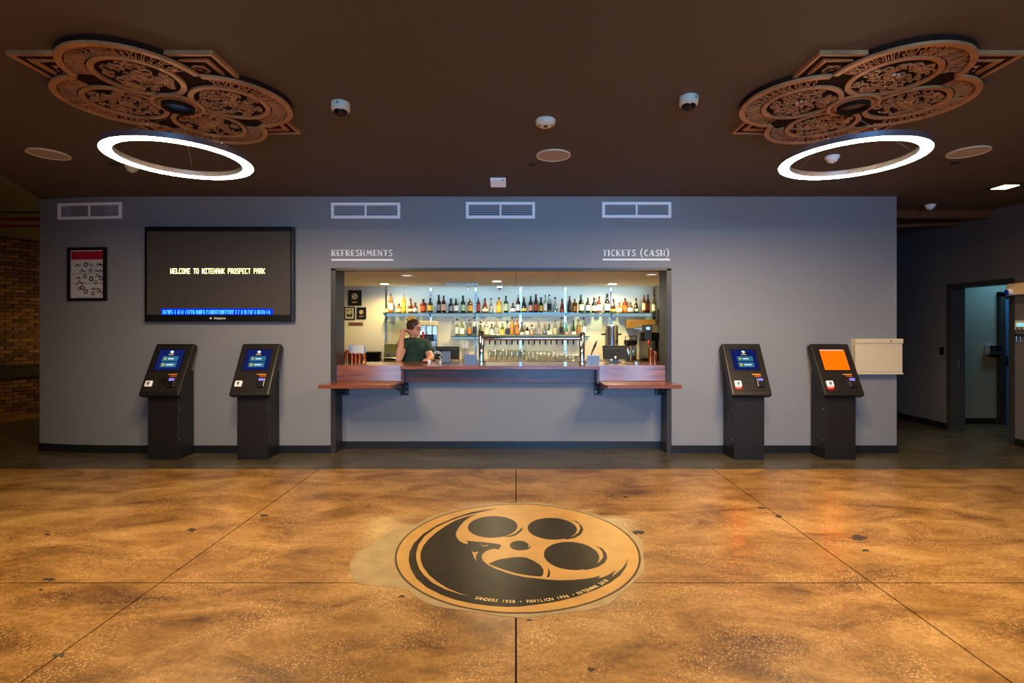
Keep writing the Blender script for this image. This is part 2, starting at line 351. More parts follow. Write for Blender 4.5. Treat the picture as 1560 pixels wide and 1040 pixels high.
# brick wall on the far left
bwall = struct(MB(lambda x, y, z: (-8.99+x*math.cos(1.2)-y*math.sin(1.2), 9.1+x*math.sin(1.2)+y*math.cos(1.2), z)).box(-9, 3.0, 0.012, .2, 0, H).build('wall_brick', mat('mortar', lin(104, 82, 54), .9, bump=.4, bscale=60)), 'old brick side wall lit in amber')
BM = [MB(lambda x, y, z: (x, y, z)).box(-.098, .098, -.012, .03, -.029, .029).build('brick', mat('brick_%d' % i, lin(*c), .85, bump=.5, bscale=45, var=.25, vscale=14), bwall, bevel=.004, seg=1) for i, c in enumerate([(116, 78, 44), (96, 62, 36), (128, 88, 50), (84, 56, 36)])]
rnd = random.Random(4); first = [True]*4; cnt = 0
rot = 1.2
rest = MB(lambda x, y, z: (-8.99+x*math.cos(1.2)-y*math.sin(1.2), 9.1+x*math.sin(1.2)+y*math.cos(1.2), z))
for j in range(46):
    z = .035+j*.0685
    for i in range(-16, 12):
        x = (i+.5*(j % 2))*.208+rnd.uniform(-.004, .004)
        if not (-1.0 < x < 1.25): continue
        if -.34 < x < .74:
            k = rnd.randrange(4); o = BM[k] if first[k] else BM[k].copy()
            if not first[k]: COL.objects.link(o)
            first[k] = False
            o.parent = bwall; dy = rnd.uniform(-.004, .006)
            o.location = (-8.99+x*math.cos(rot)-dy*math.sin(rot), 9.1+x*math.sin(rot)+dy*math.cos(rot), z); o.rotation_euler = (0, rnd.uniform(-.01, .01), rot)
        else: rest.box(x-.098, x+.098, -.010, .03, z-.029, z+.029)
ro = rest.build('brickwork', MATS['brick_0'], bwall); ro['kind'] = 'stuff'
rail = MB(lambda x, y, z: (-8.99+x*math.cos(1.2)-y*math.sin(1.2), 9.1+x*math.sin(1.2)+y*math.cos(1.2), z)).box(-1.2, 2.0, -.075, -.012, .67, .86).box(-1.2, 2.0, -.10, -.012, .86, .885).build('chair_rail', mat('dark_rail_wood', lin(38, 24, 15), .5), bwall)
# pipes under the ceiling on both sides of the grey wall
M_RED = mat('red_pipe', lin(150, 44, 28), .4); M_BROWNPIPE = mat('brown_beam_paint', lin(108, 66, 38), .5)
tag(MB().tube([(-9.4, 7.2, 3.11), (WX0+.1, 7.2, 3.11)], .03, 12).tube([(-9.4, 7.32, 3.04), (WX0+.1, 7.32, 3.04)], .018, 10).build('sprinkler_pipe', M_RED, smooth=True), 'red sprinkler pipe under the ceiling left of the grey wall', 'pipe')
tag(MB().box(WX1, RX, 6.98, 7.08, 3.09, H).build('ceiling_beam', M_BROWNPIPE), 'brown painted beam crossing the corridor ceiling on the right', 'beam')
tag(MB().tube([(WX1, 7.9, 3.08), (5.9, 7.55, 3.1), (RX, 7.5, 3.12)], .03, 10).build('ceiling_pipe', M_BROWNPIPE, smooth=True), 'brown pipe under the corridor ceiling behind the beam', 'pipe')
# unseen rear wall with an assumed shop window opening, behind the camera
rwb = MB(); rwb.box(-14, -3.2, -5.1, -5, 0, H); rwb.box(3.8, 11, -5.1, -5, 0, H); rwb.box(-3.2, 3.8, -5.1, -5, 0, .5); rwb.box(-3.2, 3.8, -5.1, -5, 2.95, H)
struct(rwb.build('wall_rear', M_DARKWALL)); struct(MB().box(-14.1, -14, -5, 12, 0, H).build('wall_left', M_DARKWALL))
# ------------------------------------------------------------------ hawk emblem on the floor
cx0, cy0 = .012, 3.577
emb = thing('floor_emblem', 'round gold and black hawk film reel emblem set in the floor', 'emblem', (cx0, cy0, 0))
M_GOLD = mat('gold_stain', lin(170, 128, 64), .4, var=.12, vscale=7)
M_INK = mat('dark_stain', lin(36, 28, 19), .38, spec=.18, var=.35, vscale=8)
def EG(u, v): x, y = G(590+u/5.471, 755+v/5.471); return (x-cx0, y-cy0)
MB().lathe([(.852, -.001), (.852, .0022)], n=96).build('groove_ring', mat('groove', lin(70, 52, 32), .6), emb)
MB().lathe([(.838, 0), (.838, .0028)], n=96).build('gold_disc', M_GOLD, emb)
hawk = [(905, 110), (800, 122), (700, 140), (560, 185), (420, 245), (300, 320), (220, 400), (186, 470), (178, 540), (192, 605), (240, 690), (330, 768), (450, 828), (560, 868), (700, 900), (850, 920), (1000, 929), (1100, 927), (1239, 911), (1339, 897), (1439, 880), (1589, 840), (1739, 785), (1859, 728), (1939, 668), (1989, 600), (2007, 525),
        (1990, 560), (1965, 600), (1935, 630), (1900, 656), (1872, 682), (1888, 650), (1905, 622), (1880, 640), (1840, 664), (1800, 680), (1757, 692), (1775, 668), (1720, 684), (1640, 697), (1540, 705), (1440, 708), (1340, 703), (1240, 692), (1149, 682), (1060, 664), (980, 640), (900, 610), (840, 580), (803, 550), (786, 520), (792, 490), (820, 465), (860, 448), (900, 443), (920, 451), (936, 440), (950, 420), (938, 408), (900, 402), (850, 395), (800, 389), (740, 385), (682, 380), (655, 376), (676, 394), (665, 405), (640, 400), (610, 385), (585, 360), (571, 330), (577, 300), (600, 260), (640, 215), (690, 180), (745, 158),
        (640, 182), (560, 212), (470, 265), (400, 315), (340, 370), (300, 420), (276, 480), (278, 540), (300, 600), (350, 665), (420, 722), (500, 772), (600, 814), (692, 840), (600, 822), (480, 782), (380, 731), (310, 670), (265, 610), (243, 540), (240, 480), (260, 410), (310, 340), (400, 270), (500, 220), (620, 175), (780, 138)]
MB().prism([EG(*p) for p in hawk], .001, .0036).build('hawk', M_INK, emb, label='dark hawk with swept crescent wings')
def disc_from(u0, u1, v0, v1):
    c = EG((u0+u1)/2, (v0+v1)/2); a = EG((u0+u1)/2, v0); b = EG((u0+u1)/2, v1); yc = (a[1]+b[1])/2; ry = (a[1]-b[1])/2
    l = EG(u0, (v0+v1)/2); r = EG(u1, (v0+v1)/2); rx = (r[0]-l[0])/2*(cy0+yc)/(cy0+c[1])
    return [( (l[0]+r[0])/2+rx*math.cos(2*PI*k/48), yc+ry*math.sin(2*PI*k/48)) for k in range(48)]
for q in [(672, 1085, 172, 352), (1171, 1580, 187, 368), (1307, 1765, 387, 622), (1022, 1178, 378, 457)]:
    MB().prism(disc_from(*q), .001, .0036).build('reel_hole', M_INK, emb)
MB().prism([EG(*p) for p in [(845, 570), (895, 546), (950, 530), (1050, 516), (1110, 514), (1160, 518), (1219, 545), (1275, 580), (1303, 620), (1302, 650), (1288, 674), (1250, 674), (1180, 667), (1070, 648), (960, 614), (880, 585)]], .001, .0036).build('reel_hole', M_INK, emb)
for cr in [[(965, 340), (1020, 335), (1065, 318), (1100, 290), (1128, 262), (1124, 290), (1100, 312), (1070, 332), (1020, 346)],
           [(1519, 205), (1580, 216), (1619, 250), (1634, 285), (1614, 325), (1560, 355), (1479, 368), (1490, 352), (1550, 340), (1594, 310), (1611, 275), (1600, 240), (1560, 215)],
           [(1734, 420), (1790, 440), (1825, 480), (1834, 520), (1814, 560), (1760, 593), (1700, 612), (1640, 622), (1650, 600), (1720, 585), (1774, 550), (1799, 515), (1794, 475), (1774, 445)],
           [(1204, 420), (1190, 440), (1160, 452), (1100, 459), (1130, 447), (1150, 440), (1185, 432)],
           [(1342, 605), (1357, 640), (1351, 680), (1329, 683), (1340, 650)]]:
    MB().prism([EG(*p) for p in cr], .001, .0040).build('reel_shadow', M_INK, emb)
MB().prism([EG(*p) for p in [(778, 411), (800, 426), (836, 421), (838, 411), (818, 418), (800, 418)]], .002, .0042).build('eye', M_GOLD, emb)
MB().prism([EG(*p) for p in [(703, 463), (722, 476), (760, 470), (742, 496), (738, 520), (745, 550), (722, 515)]], .002, .0042).build('throat_mark', M_GOLD, emb)
# lettering along the rim of the emblem
txt = 'SANDERS 1928 \u2022 PAVILION 1996 \u2022 NITEHAWK 2018'
def ang(u, v): x, y = EG(u, v); return math.atan2(y, x)
a0, a1 = ang(725, 880), ang(1039+815, 722); M_LET = mat('letter_gold', lin(220, 186, 120), .4); rr = .748
for i, ch in enumerate(txt):
    if ch == ' ': continue
    a = a0+(a1-a0)*i/(len(txt)-1)
    text_poly(ch, .042, 'letter', M_LET, emb, (rr*math.cos(a), rr*math.sin(a), .0042), (0, 0, a+PI/2), .0006).scale = (.78, 1, 1)
# ------------------------------------------------------------------ carved ceiling medallions
def medallion(loc, label, sign, hubm):
    t = thing('ceiling_medallion', label, 'medallion', loc, 'carved medallions above the ring lamps')
    rnd = random.Random(7 if sign < 0 else 8)
    MB().box(-.61, .61, -.61, .61, -.018, 0).build('backing_panel', M_BRASSY, t)
    O, R, RI = .372, .402, .235
    cs = [(0, O), (-O, 0), (0, -O), (O, 0)]
    for k in range(4):                                                # corner mouldings
        q = MB(); c, s = [(1, 1), (-1, 1), (-1, -1), (1, -1)][k]
        for e, wd in ((.60, .022), (.535, .012), (.45, .03)):
            q.ribbon([(c*e, s*.30), (c*e, s*e), (c*.30, s*e)], wd, -.027, -.016)
        q.ribbon([(c*.47, s*.41), (c*.44, s*.44), (c*.41, s*.47)], .03, -.027, -.016)
        q.build('corner_moulding', M_BRASSY, t)
        g = MB()
        for e in (.567, .49): g.ribbon([(c*e, s*.30), (c*e, s*e), (c*.30, s*e)], .045, -.0195, -.017)
        g.build('corner_ground', M_TRACERYBG, t)
    for k, (x, y) in enumerate(cs):
        z = -.034-.0006*k
        lb = MB().lathe([(R, z), (R, 0)], (x, y, 0), 64).build('lobe', M_TRACERYBG, t)
        others = [c for i, c in enumerate(cs) if i != k]
        def free(px, py, m=0.): return all(math.hypot(px-a, py-b) > R-m for a, b in others)
        def arc(r, m):
            A = [i for i in range(240) if free(x+r*math.cos(2*PI*i/240), y+r*math.sin(2*PI*i/240), m)]
            st = next(i for i in A if (i-1) % 240 not in A); n = len(A)
            return 2*PI*st/240, 2*PI*(st+n-1)/240
        b0, b1 = arc(R-.018, 0)
        MB().ring((x, y), R-.036, R+.002, z-.016, z, 60, b0, b1).build('outer_rim', M_BRASSY, lb)
        MB().ring((x, y), RI-.012, RI+.022, z-.014, z, 48).build('inner_rim', M_BRASSY, lb)
        tr = MB(); b0, b1 = arc(.31, -.02); r0, r1 = RI+.03, R-.043; a = b0; 
        P = lambda aa, r: (x+r*math.cos(aa), y+r*math.sin(aa))
        while a < b1-.10:                                             # strapwork lettering of the band
            da = rnd.uniform(.085, .13); f = rnd.randrange(5); l = [lambda u, v, a=a, da=da: P(a+da*u, r0+(r1-r0)*v)][0]; wd = .0075
            if f == 0: st = [[(0, 0), (0, 1), (.8, 0), (.8, 1)]]
            elif f == 1: st = [[(0, 0), (.9, 1)], [(.9, 0), (0, 1)]]
            elif f == 2: st = [[(0, 0), (0, .9), (.4, 1), (.8, .9), (.8, 0)], [(.4, .1), (.4, .6)]]
            elif f == 3: st = [[(0, 1), (.5, .9), (.8, .5), (.3, .45), (.8, 0)]]
            else: st = [[(.1, 0), (.1, 1)], [(.1, .5), (.9, .95)], [(.1, .5), (.9, .05)]]
            for s_ in st: tr.ribbon([l(*p) for p in s_], wd, z-.011, z)
            a += da*1.12
        # scrolls of the inner roundel
        for q in range(70):
            aa = rnd.uniform(0, 2*PI); ro = .2*math.sqrt(rnd.uniform(.02, .9)); px, py = x+ro*math.cos(aa), y+ro*math.sin(aa); tw = rnd.choice((-1, 1)); ph = rnd.uniform(0, 6.3); r2 = rnd.uniform(.02, .042); pts = []
            for i in range(15):
                tt = i/14; an = ph+tw*tt*rnd.choice((4.6, 4.6)); rad = r2*(1-.62*tt); pts.append((px+rad*math.cos(an), py+rad*math.sin(an)))
            pts = [p for p in pts if math.hypot(p[0]-x, p[1]-y) < RI-.016]
            if len(pts) > 3: tr.ribbon(pts, .0078, z-.010-.004*rnd.random(), z)
        for q in range(6):
            aa = q*PI/3; tr.lathe([(.002, z-.018), (.014, z-.014), (.018, z)], (x+.03*math.cos(aa), y+.03*math.sin(aa), 0), 8)
        o = tr.build('tracery', M_BRASSY, lb); o['kind'] = 'stuff'
    z = -.042
    hb = MB().ring((0, 0), .105, .158, z, -.01, 48).build('hub_ring', M_TRACERYBG, t)
    MB().ring((0, 0), .145, .165, z-.018, z, 48).ring((0, 0), .10, .115, z-.018, z, 48).build('hub_rim', M_BRASSY, hb)
    kn = MB()
    for q in range(18):
        aa = q*2*PI/18; kn.ribbon([(.115*math.cos(aa), .115*math.sin(aa)), (.147*math.cos(aa+.3), .147*math.sin(aa+.3))], .009, z-.012, z)
        kn.ribbon([(.115*math.cos(aa+.3), .115*math.sin(aa+.3)), (.147*math.cos(aa), .147*math.sin(aa))], .009, z-.012, z)
    kn.build('knotwork', M_BRASSY, hb)['kind'] = 'stuff'
    MB().ring((0, 0), .085, .102, -.085, -.02, 40).build('collar', M_TRACERYBG, t, smooth=True)
    MB().lathe([(.085, -.062), (.085, -.05)], n=32).build('canopy_plate', hubm, t)
    return t
LX, LY = 2.40, 3.57
medallion((-LX, LY, H), 'carved quatrefoil ceiling medallion on the left with a blue centre', -1, mat('blue_canopy', lin(70, 110, 190), .25, .6))  # blue of a reflection put into the colour of the hub plate
medallion((LX, LY, H), 'carved quatrefoil ceiling medallion on the right with dark bronze centre', 1, mat('bronze_canopy', lin(70, 42, 26), .4, .5))
# ring lamps
def ring_lamp(x, y, label, gain=1.0):
    z = 2.79
    t = thing('ring_lamp', label, 'ring lamp', (x, y, z), 'ring lamps under the ceiling medallions')
    MB().ring((0, 0), .402, .476, .004, .045, 96).build('housing', mat('lamp_aluminium', lin(190, 186, 196), .25, .9), t)
    n = 96; vs = []; fs = []; pr = [(.403, .003), (.412, -.001), (.439, -.003), (.466, -.001), (.475, .003)]
    m = MB()
    for k in range(n):
        a = 2*PI*k/n; vs += [(r*math.cos(a), r*math.sin(a), zz) for r, zz in pr]
    for k in range(n):
        for q in range(len(pr)-1): i, j = k*len(pr), ((k+1) % n)*len(pr); fs.append((i+q, i+q+1, j+q+1, j+q))
    m.add(vs, fs).build('diffuser', emis('ring_glow_%d' % (gain*100), WARM, RING_L*gain), t, smooth=True)
    for k in range(3):
        a = PI/2+2*PI*k/3+.4
        MB().tube([(.437*math.cos(a), .437*math.sin(a), .045), (.06*math.cos(a), .06*math.sin(a), H-z-.095)], .0011, 6).build('cable', M_STEEL, t)
ring_lamp(-2.48, 3.72, 'glowing ring lamp hanging below the left ceiling medallion', .8)
ring_lamp(2.48, 3.72, 'glowing ring lamp hanging below the right ceiling medallion')
# ------------------------------------------------------------------ ceiling devices
def CP(px, py): d = F*(H-EYE)/(HY-py); return ((px-CX)*d/F, d, H)
def dome(px, py, label, turn):
    t = thing('dome_camera', label, 'camera', CP(px, py), 'ceiling dome cameras')
    MB().lathe([(.066, 0), (.068, -.018), (.064, -.052), (.052, -.06)], n=28).build('housing', M_CREAM, t, smooth=True)
    MB().lathe([(.050, -.058), (.046, -.075), (.034, -.09), (.014, -.098), (.001, -.1)], n=24, closed=False).build('dome', mat('smoked_dome', lin(18, 15, 14), .06), t, smooth=True)
    for k in range(3): MB().box(-.004, .004, -.0695, -.066, -.03, -.012).build('screw', M_BLACK, t).rotation_euler = (0, 0, k*2.1+turn)
dome(519, 157, 'dome security camera on the ceiling beside the left medallion', 0)
dome(1049, 148, 'dome security camera on the ceiling beside the right medallion', .5)
t = thing('motion_sensor', 'round cream motion sensor in the middle of the ceiling', 'sensor', CP(831, 183))
MB().lathe([(.078, 0), (.08, -.014), (.072, -.036), (.05, -.05), (.02, -.054), (.001, -.054)], n=28, closed=False).build('cover', M_CREAM, t, smooth=True)
MB().lathe([(.016, -.058), (.016, -.05)], (0, -.018, 0), 14).build('lens', M_BLACK, t)
for s in (-1, 1): MB().lathe([(.007, -.052), (.007, -.03)], (s*.05, -.022, 0), 10).build('slot', M_BLACK, t)
def speaker(px, py, label):
    t = thing('ceiling_speaker', label, 'speaker', CP(px, py), 'round ceiling speakers')
    MB().ring((0, 0), .146, .162, -.012, 0, 48).build('rim', M_CREAM, t)
    MB().lathe([(.147, -.008), (.147, -.001)], n=40).build('grille', mat('speaker_grille', lin(176, 160, 140), .6), t)
speaker(74, 234, 'round flush ceiling speaker left of the left ring lamp'); speaker(843, 236, 'round flush ceiling speaker in the middle of the ceiling'); speaker(1475, 231, 'round flush ceiling speaker right of the right ring lamp')
def smoke(px, py, label, m=M_WHITE):
    t = thing('smoke_detector', label, 'smoke detector', CP(px, py), 'smoke detectors on the ceiling')
    MB().lathe([(.062, 0), (.062, -.018), (.052, -.03)], n=24).build('base', m, t, smooth=True)
    MB().lathe([(.04, -.03), (.044, -.045), (.036, -.055), (.012, -.058), (.012, -.066)], n=20).build('chamber', m, t, smooth=True)
smoke(1268, 238, 'small smoke detector seen through the right ring lamp'); smoke(201, 253, 'small smoke detector seen through the left ring lamp', M_CREAM); smoke(1417, 312, 'small white smoke detector above the corridor on the right')
def plate(px, py, label):
    t = thing('sprinkler_cover', label, 'sprinkler cover', CP(px, py), 'small dark sprinkler covers')
    MB().lathe([(.036, 0), (.036, -.006), (.03, -.008)], n=20).build('plate', mat('dark_cover', lin(30, 22, 24), .5), t)
plate(811, 251, 'small dark round cover behind the middle ceiling speaker'); plate(1455, 248, 'small dark round cover behind the right ceiling speaker'); plate(173, 250, 'small dark round cover beside the left ring lamp')
x, y, z = CP(759, 274)
t = thing('presence_sensor', 'small white wedge sensor on the ceiling in front of the bar', 'sensor', (x, y, z))
MB().xprism([(-.09, -.0), (-.09, -.025), (.03, -.075), (.07, -.04), (.07, 0)], -.085, .085).build('case', M_WHITE, t, bevel=.006)
MB().lathe([(.012, -.03), (.012, -.02)], (.055, -.085, -.005), 12).build('indicator', M_CHROME, t)
x, y, z = CP(1531, 284)
t = thing('corridor_downlight', 'square lit downlight in the ceiling near the right side wall', 'downlight', (x, y, z))
MB().box(-.13, .13, -.13, .13, -.008, -.0).build('frame', M_BLACK, t); MB().box(-.085, .085, -.085, .085, -.012, -.006).build('lens', emis('downlight_glow', (1, .78, .45), 5), t)
# ------------------------------------------------------------------ things on the grey wall
def wl(x, z, yy): return (x, WY-yy, z)
S = F/WY
def wx(px): return (px-CX)/S
def wz(py): return EYE+(HY-py)/S
def vent(px0, px1, py0, py1, label):
    x0, x1, z1, z0 = wx(px0), wx(px1), wz(py0), wz(py1); xm = (x0+x1)/2; zm = (z0+z1)/2; hw, hh = (x1-x0)/2, (z1-z0)/2
    yb = (wally(x0)+wally(x1))/2
    t = thing('wall_vent', label, 'vent', (xm, yb-.004 if px0 < 100 else yb, zm), 'white air vents along the top of the wall'); t.rotation_euler = (0, 0, math.atan2(wally(x1)-wally(x0), x1-x0))
    b = .034
    MB().box(-hw, hw, -.018, .0, hh-b, hh).box(-hw, hw, -.018, .0, -hh, -hh+b).box(-hw, -hw+b, -.018, 0, -hh+b, hh-b).box(hw-b, hw, -.018, 0, -hh+b, hh-b).build('frame', M_WHITE, t)
    MB().box(-.012, .012, -.017, 0, -hh+b, hh-b).build('mullion', M_WHITE, t)
    MB().box(-hw+b, hw-b, -.003, .0, -hh+b, hh-b).build('duct', mat('duct_dark', lin(40, 48, 56), .7), t)
    for k in range(6):
        zz = -hh+b+(k+.5)*(2*hh-2*b)/6
        MB(lambda x, y, z, zz=zz: (x, y*.8-z*.6, zz+z*.8+y*.6)).box(-hw+b, hw-b, -.010, -.004, -.0035, .0035).build('louvre', mat('vent_louvre', lin(168, 176, 188), .5), t)
    g = MB(); n = 44
    for k in range(n):
        xx = -hw+b+(k+.5)*(2*hw-2*b)/n
        g.box(xx-.0022, xx+.0022, -.006, -.002, -hh+b, hh-b)
    g.build('vertical_vanes', MATS['vent_louvre'], t)['kind'] = 'stuff'
vent(81, 186, 308, 333, 'white air vent at the left end above the framed poster')
vent(505, 610, 309, 333, 'white air vent above the refreshments lettering')
vent(710, 815, 308, 333, 'white air vent above the middle of the bar opening')
vent(917, 1022, 308, 332, 'white air vent above the tickets lettering')
# lettering
K, k_ = .24, .10
GL = {'R': (.62, [([(.12, 0), (.12, 1)], K), ([(.12, .95), (.4, .95), (.5, .82), (.5, .66), (.38, .53), (.2, .5)], k_), ([(.26, .52), (.52, .0)], K*.8)]),
      'E': (.52, [([(.12, 0), (.12, 1)], K), ([(.12, .95), (.5, .95)], k_), ([(.12, .42), (.42, .42)], k_), ([(.12, .05), (.5, .05)], k_)]),
      'F': (.52, [([(.12, 0), (.12, 1)], K), ([(.12, .95), (.5, .95)], k_), ([(.12, .42), (.42, .42)], k_)]),
      'S': (.56, [([(.52, .94), (.3, .95), (.14, .85), (.14, .68), (.46, .38), (.46, .18), (.32, .05), (.06, .06)], .16)]),
      'H': (.66, [([(.12, 0), (.12, 1)], K), ([(.12, .36), (.5, .36)], k_), ([(.52, 0), (.52, 1)], .15)]),
      'M': (.86, [([(.08, 0), (.22, 1)], k_), ([(.22, 1), (.44, .25)], K*.8), ([(.44, .25), (.62, 1)], k_), ([(.64, 1), (.76, 0)], K*.8)]),
      'N': (.68, [([(.08, 0), (.08, 1)], .12), ([(.1, .98), (.54, .02)], K*.8), ([(.56, 0), (.56, 1)], k_)]),
      'T': (.56, [([(.28, 0), (.28, 1)], K), ([(.0, .94), (.56, .94)], .12)]),
      'I': (.30, [([(.13, 0), (.13, 1)], K)]),
      'C': (.60, [([(.54, .92), (.36, .95), (.18, .82), (.13, .5), (.18, .18), (.36, .05), (.54, .08)], .17)]),
      'K': (.64, [([(.12, 0), (.12, 1)], K), ([(.2, .42), (.54, .98)], k_), ([(.26, .5), (.56, .02)], K*.8)]),
      'A': (.66, [([(.06, 0), (.3, 1)], k_), ([(.32, 1), (.56, 0)], K), ([(.14, .28), (.46, .28)], k_)]),
      '(': (.44, [([(.42, 1.3), (.22, 1.02), (.14, .5), (.22, -.02), (.42, -.28)], [.05, .16, .22, .16, .05])]),
      ')': (.44, [([(.02, 1.3), (.22, 1.02), (.3, .5), (.22, -.02), (.02, -.28)], [.05, .16, .22, .16, .05])]), ' ': (.36, [])}
def sign(txt, px0, px1, py0, py1, ub, label):
    x0, x1 = wx(px0), wx(px1); z1, z0 = wz(py0), wz(py1); h = z1-z0; w0 = sum(GL[c][0]*1.12 for c in txt); sx = (x1-x0)/w0
    t = thing('wall_lettering', label, 'lettering', (x0, WY, z0)); cur = 0
    for c in txt:
        g = MB(lambda x, y, z: (x, -z, y))
        for pts, wd in GL[c][1]:
            wdd = [q*h*.95 for q in wd] if isinstance(wd, list) else wd*h*.95
            g.ribbon([((cur+p[0])*sx, p[1]*h) for p in pts], wdd, 0, .008)
        if GL[c][1]: g.build('letter', M_WHITE, t)
        cur += GL[c][0]*1.12
    MB().box(0, x1-x0, -.008, 0, wz(ub+1.3)-z0, wz(ub-1.3)-z0).build('underline', M_WHITE, t)
sign('REFRESHMENTS', 505, 599, 380.5, 390, 395.8, 'white art deco REFRESHMENTS lettering above the bar opening')
sign('TICKETS (CASH)', 918, 1020.5, 380.5, 390, 395.3, 'white art deco TICKETS (CASH) lettering above the bar opening')
# wall screen
x0, x1, z1, z0 = wx(227.5), wx(451), wz(347), wz(490)
tv = thing('wall_screen', 'large black wall mounted screen with glowing welcome message', 'screen', ((x0+x1)/2, WY, z0))
hw, hh = (x1-x0)/2, z1-z0
MB().box(-hw, hw, -.085, -.02, 0, hh).build('casing', M_BLACK, tv, bevel=.008)
MB().box(-hw*.7, hw*.7, -.022, 0, hh*.25, hh*.75).build('wall_mount', M_BLACKMETAL, tv)
sc = MB().box(-hw+.035, hw-.035, -.0865, -.08, .085, hh-.06).build('display', mat('display_glass', lin(74, 68, 64), .3, spec=.6), tv)
PF = {'W': ['10001', '10001', '10001', '10101', '10101', '11011', '10001'], 'E': ['11111', '10000', '10000', '11110', '10000', '10000', '11111'], 'L': ['10000', '10000', '10000', '10000', '10000', '10000', '11111'],
      'C': ['01111', '10000', '10000', '10000', '10000', '10000', '01111'], 'O': ['01110', '10001', '10001', '10001', '10001', '10001', '01110'], 'M': ['10001', '11011', '10101', '10101', '10001', '10001', '10001'],
      'T': ['11111', '00100', '00100', '00100', '00100', '00100', '00100'], 'N': ['10001', '11001', '11001', '10101', '10011', '10011', '10001'], 'I': ['11111', '00100', '00100', '00100', '00100', '00100', '11111'],
      'H': ['10001', '10001', '10001', '11111', '10001', '10001', '10001'], 'A': ['01110', '10001', '10001', '11111', '10001', '10001', '10001'], 'K': ['10001', '10010', '10100', '11000', '10100', '10010', '10001'],
      'P': ['11110', '10001', '10001', '11110', '10000', '10000', '10000'], 'R': ['11110', '10001', '10001', '11110', '10100', '10010', '10001'], 'S': ['01111', '10000', '10000', '01110', '00001', '00001', '11110']}
msg = 'WELCOME TO NITEHAWK PROSPECT PARK'; tx0 = wx(267)-(x0+x1)/2; cw = (wx(409.5)-wx(267))/len(msg); tz = wz(410)-z0; th = wz(410)-wz(418); M_YEL = emis('yellow_led', (1.0, .95, .35), 3.2)
for i, ch in enumerate(msg):
    if ch == ' ': continue
    m = MB(); ps = cw/6; pz = th/7
    for r, row in enumerate(PF[ch]):
        for c, b in enumerate(row):
            if b == '1': m.box(tx0+i*cw+c*ps-.0006, tx0+i*cw+(c+1)*ps+.0006, -.0885, -.0855, tz-(r+1)*pz, tz-r*pz)
    m.build('glowing_letter', M_YEL, sc)
bs = MB(); bx0, bx1 = wx(256)-(x0+x1)/2, wx(418)-(x0+x1)/2; bz0, bz1 = wz(479.6)-z0, wz(470.5)-z0
MB().box(bx0-.02, bx1+.02, -.0875, -.0855, bz0, bz1).build('ticker_band', emis('blue_led', (.0, .03, 1.0), 1.1), sc)
rnd = random.Random(3); xx = bx0; M_CY = emis('cyan_led', (.1, .6, 1.0), 1.6)
tk = MB()
while xx < bx1-.02:
    wv = rnd.uniform(.012, .02); tk.box(xx, xx+.006, -.089, -.087, bz0+.008, bz1-.018); 
    if rnd.random() < .7: tk.box(xx, xx+wv, -.089, -.087, bz1-.026, bz1-.018)
    if rnd.random() < .5: tk.box(xx, xx+wv*.8, -.089, -.087, bz0+.022, bz0+.03)
    if rnd.random() < .4: tk.box(xx+wv-.004, xx+wv, -.089, -.087, bz0+.008, bz1-.02)
    xx += wv+rnd.choice((.004, .005, .006, .02))
tk.build('ticker_glyphs', M_CY, sc)['kind'] = 'stuff'
text_poly('Adaptive', .042, 'maker_mark', M_WHITE, tv, (.015, -.0866, .03), (PI/2, 0, 0), .0004)
MB().prism([(0, 0), (.02, 0), (.027, .02), (.007, .02)], 0, .0008).build('maker_emblem', M_WHITE, tv).rotation_euler = (PI/2, 0, 0)
bpy.data.objects['maker_emblem'].location = (-.11, -.0858, .032)
# framed poster
x0, x1, z1, z0 = wx(99.5), wx(163), wz(376.5), wz(458); hw, hh = (x1-x0)/2, z1-z0
po = thing('framed_poster', 'black framed poster with red header and grey pictograms', 'poster', ((x0+x1)/2, (wally(x0)+wally(x1))/2-.003, z0)); po.rotation_euler = (0, 0, math.atan2(wally(x1)-wally(x0), x1-x0))
b = .035
MB().box(-hw, hw, -.028, 0, 0, b).box(-hw, hw, -.028, 0, hh-b, hh).box(-hw, -hw+b, -.028, 0, b, hh-b).box(hw-b, hw, -.028, 0, b, hh-b).build('frame', M_BLACK, po)
sh = MB().box(-hw+b, hw-b, -.012, 0, b, hh-b).build('sheet', mat('poster_grey', lin(190, 184, 184), .35, var=.15, vscale=30), po)
MB().box(-hw+b+.008, hw-b-.008, -.0132, -.011, hh-b-.115, hh-b-.012).build('red_header', mat('poster_red', lin(160, 24, 48), .4), sh)
def P2(x, y, z): return (x, -z, y)
rnd = random.Random(12); pict = MB(P2)
for (u, v) in [(-.12, .72), (-.02, .74), (.05, .73), (.14, .73), (.17, .72), (-.06, .60), (.04, .62), (.12, .60), (.17, .6), (-.11, .46), (-.03, .5), (.05, .45), (.13, .5), (.17, .46), (-.09, .36), (.1, .38), (-.1, .25), (-.06, .27), (-.02, .19), (.08, .23), (.14, .22), (.17, .17), (.07, .15)]:
    y = v*hh*.92; x = u*hw/.24
    r = rnd.uniform(.02, .034)
    if rnd.random() < .45: pict.ring((x, y), r*.55, r, .0121, .0128, 14)
    else: pict.ribbon([(x-r*1.6, y-r*.5), (x-r*.4, y+r*.8), (x+r*.5, y-r*.1), (x+r*1.7, y+r*.3)], [.006, .016, .016, .005], .0121, .0128)
for v in (.54, .34): pict.box(-hw+b+.01, hw-b-.01, v*hh*.95-.002, v*hh*.95+.002, .0121, .0126)
pict.build('pictograms', M_BLACK, sh)['kind'] = 'stuff'
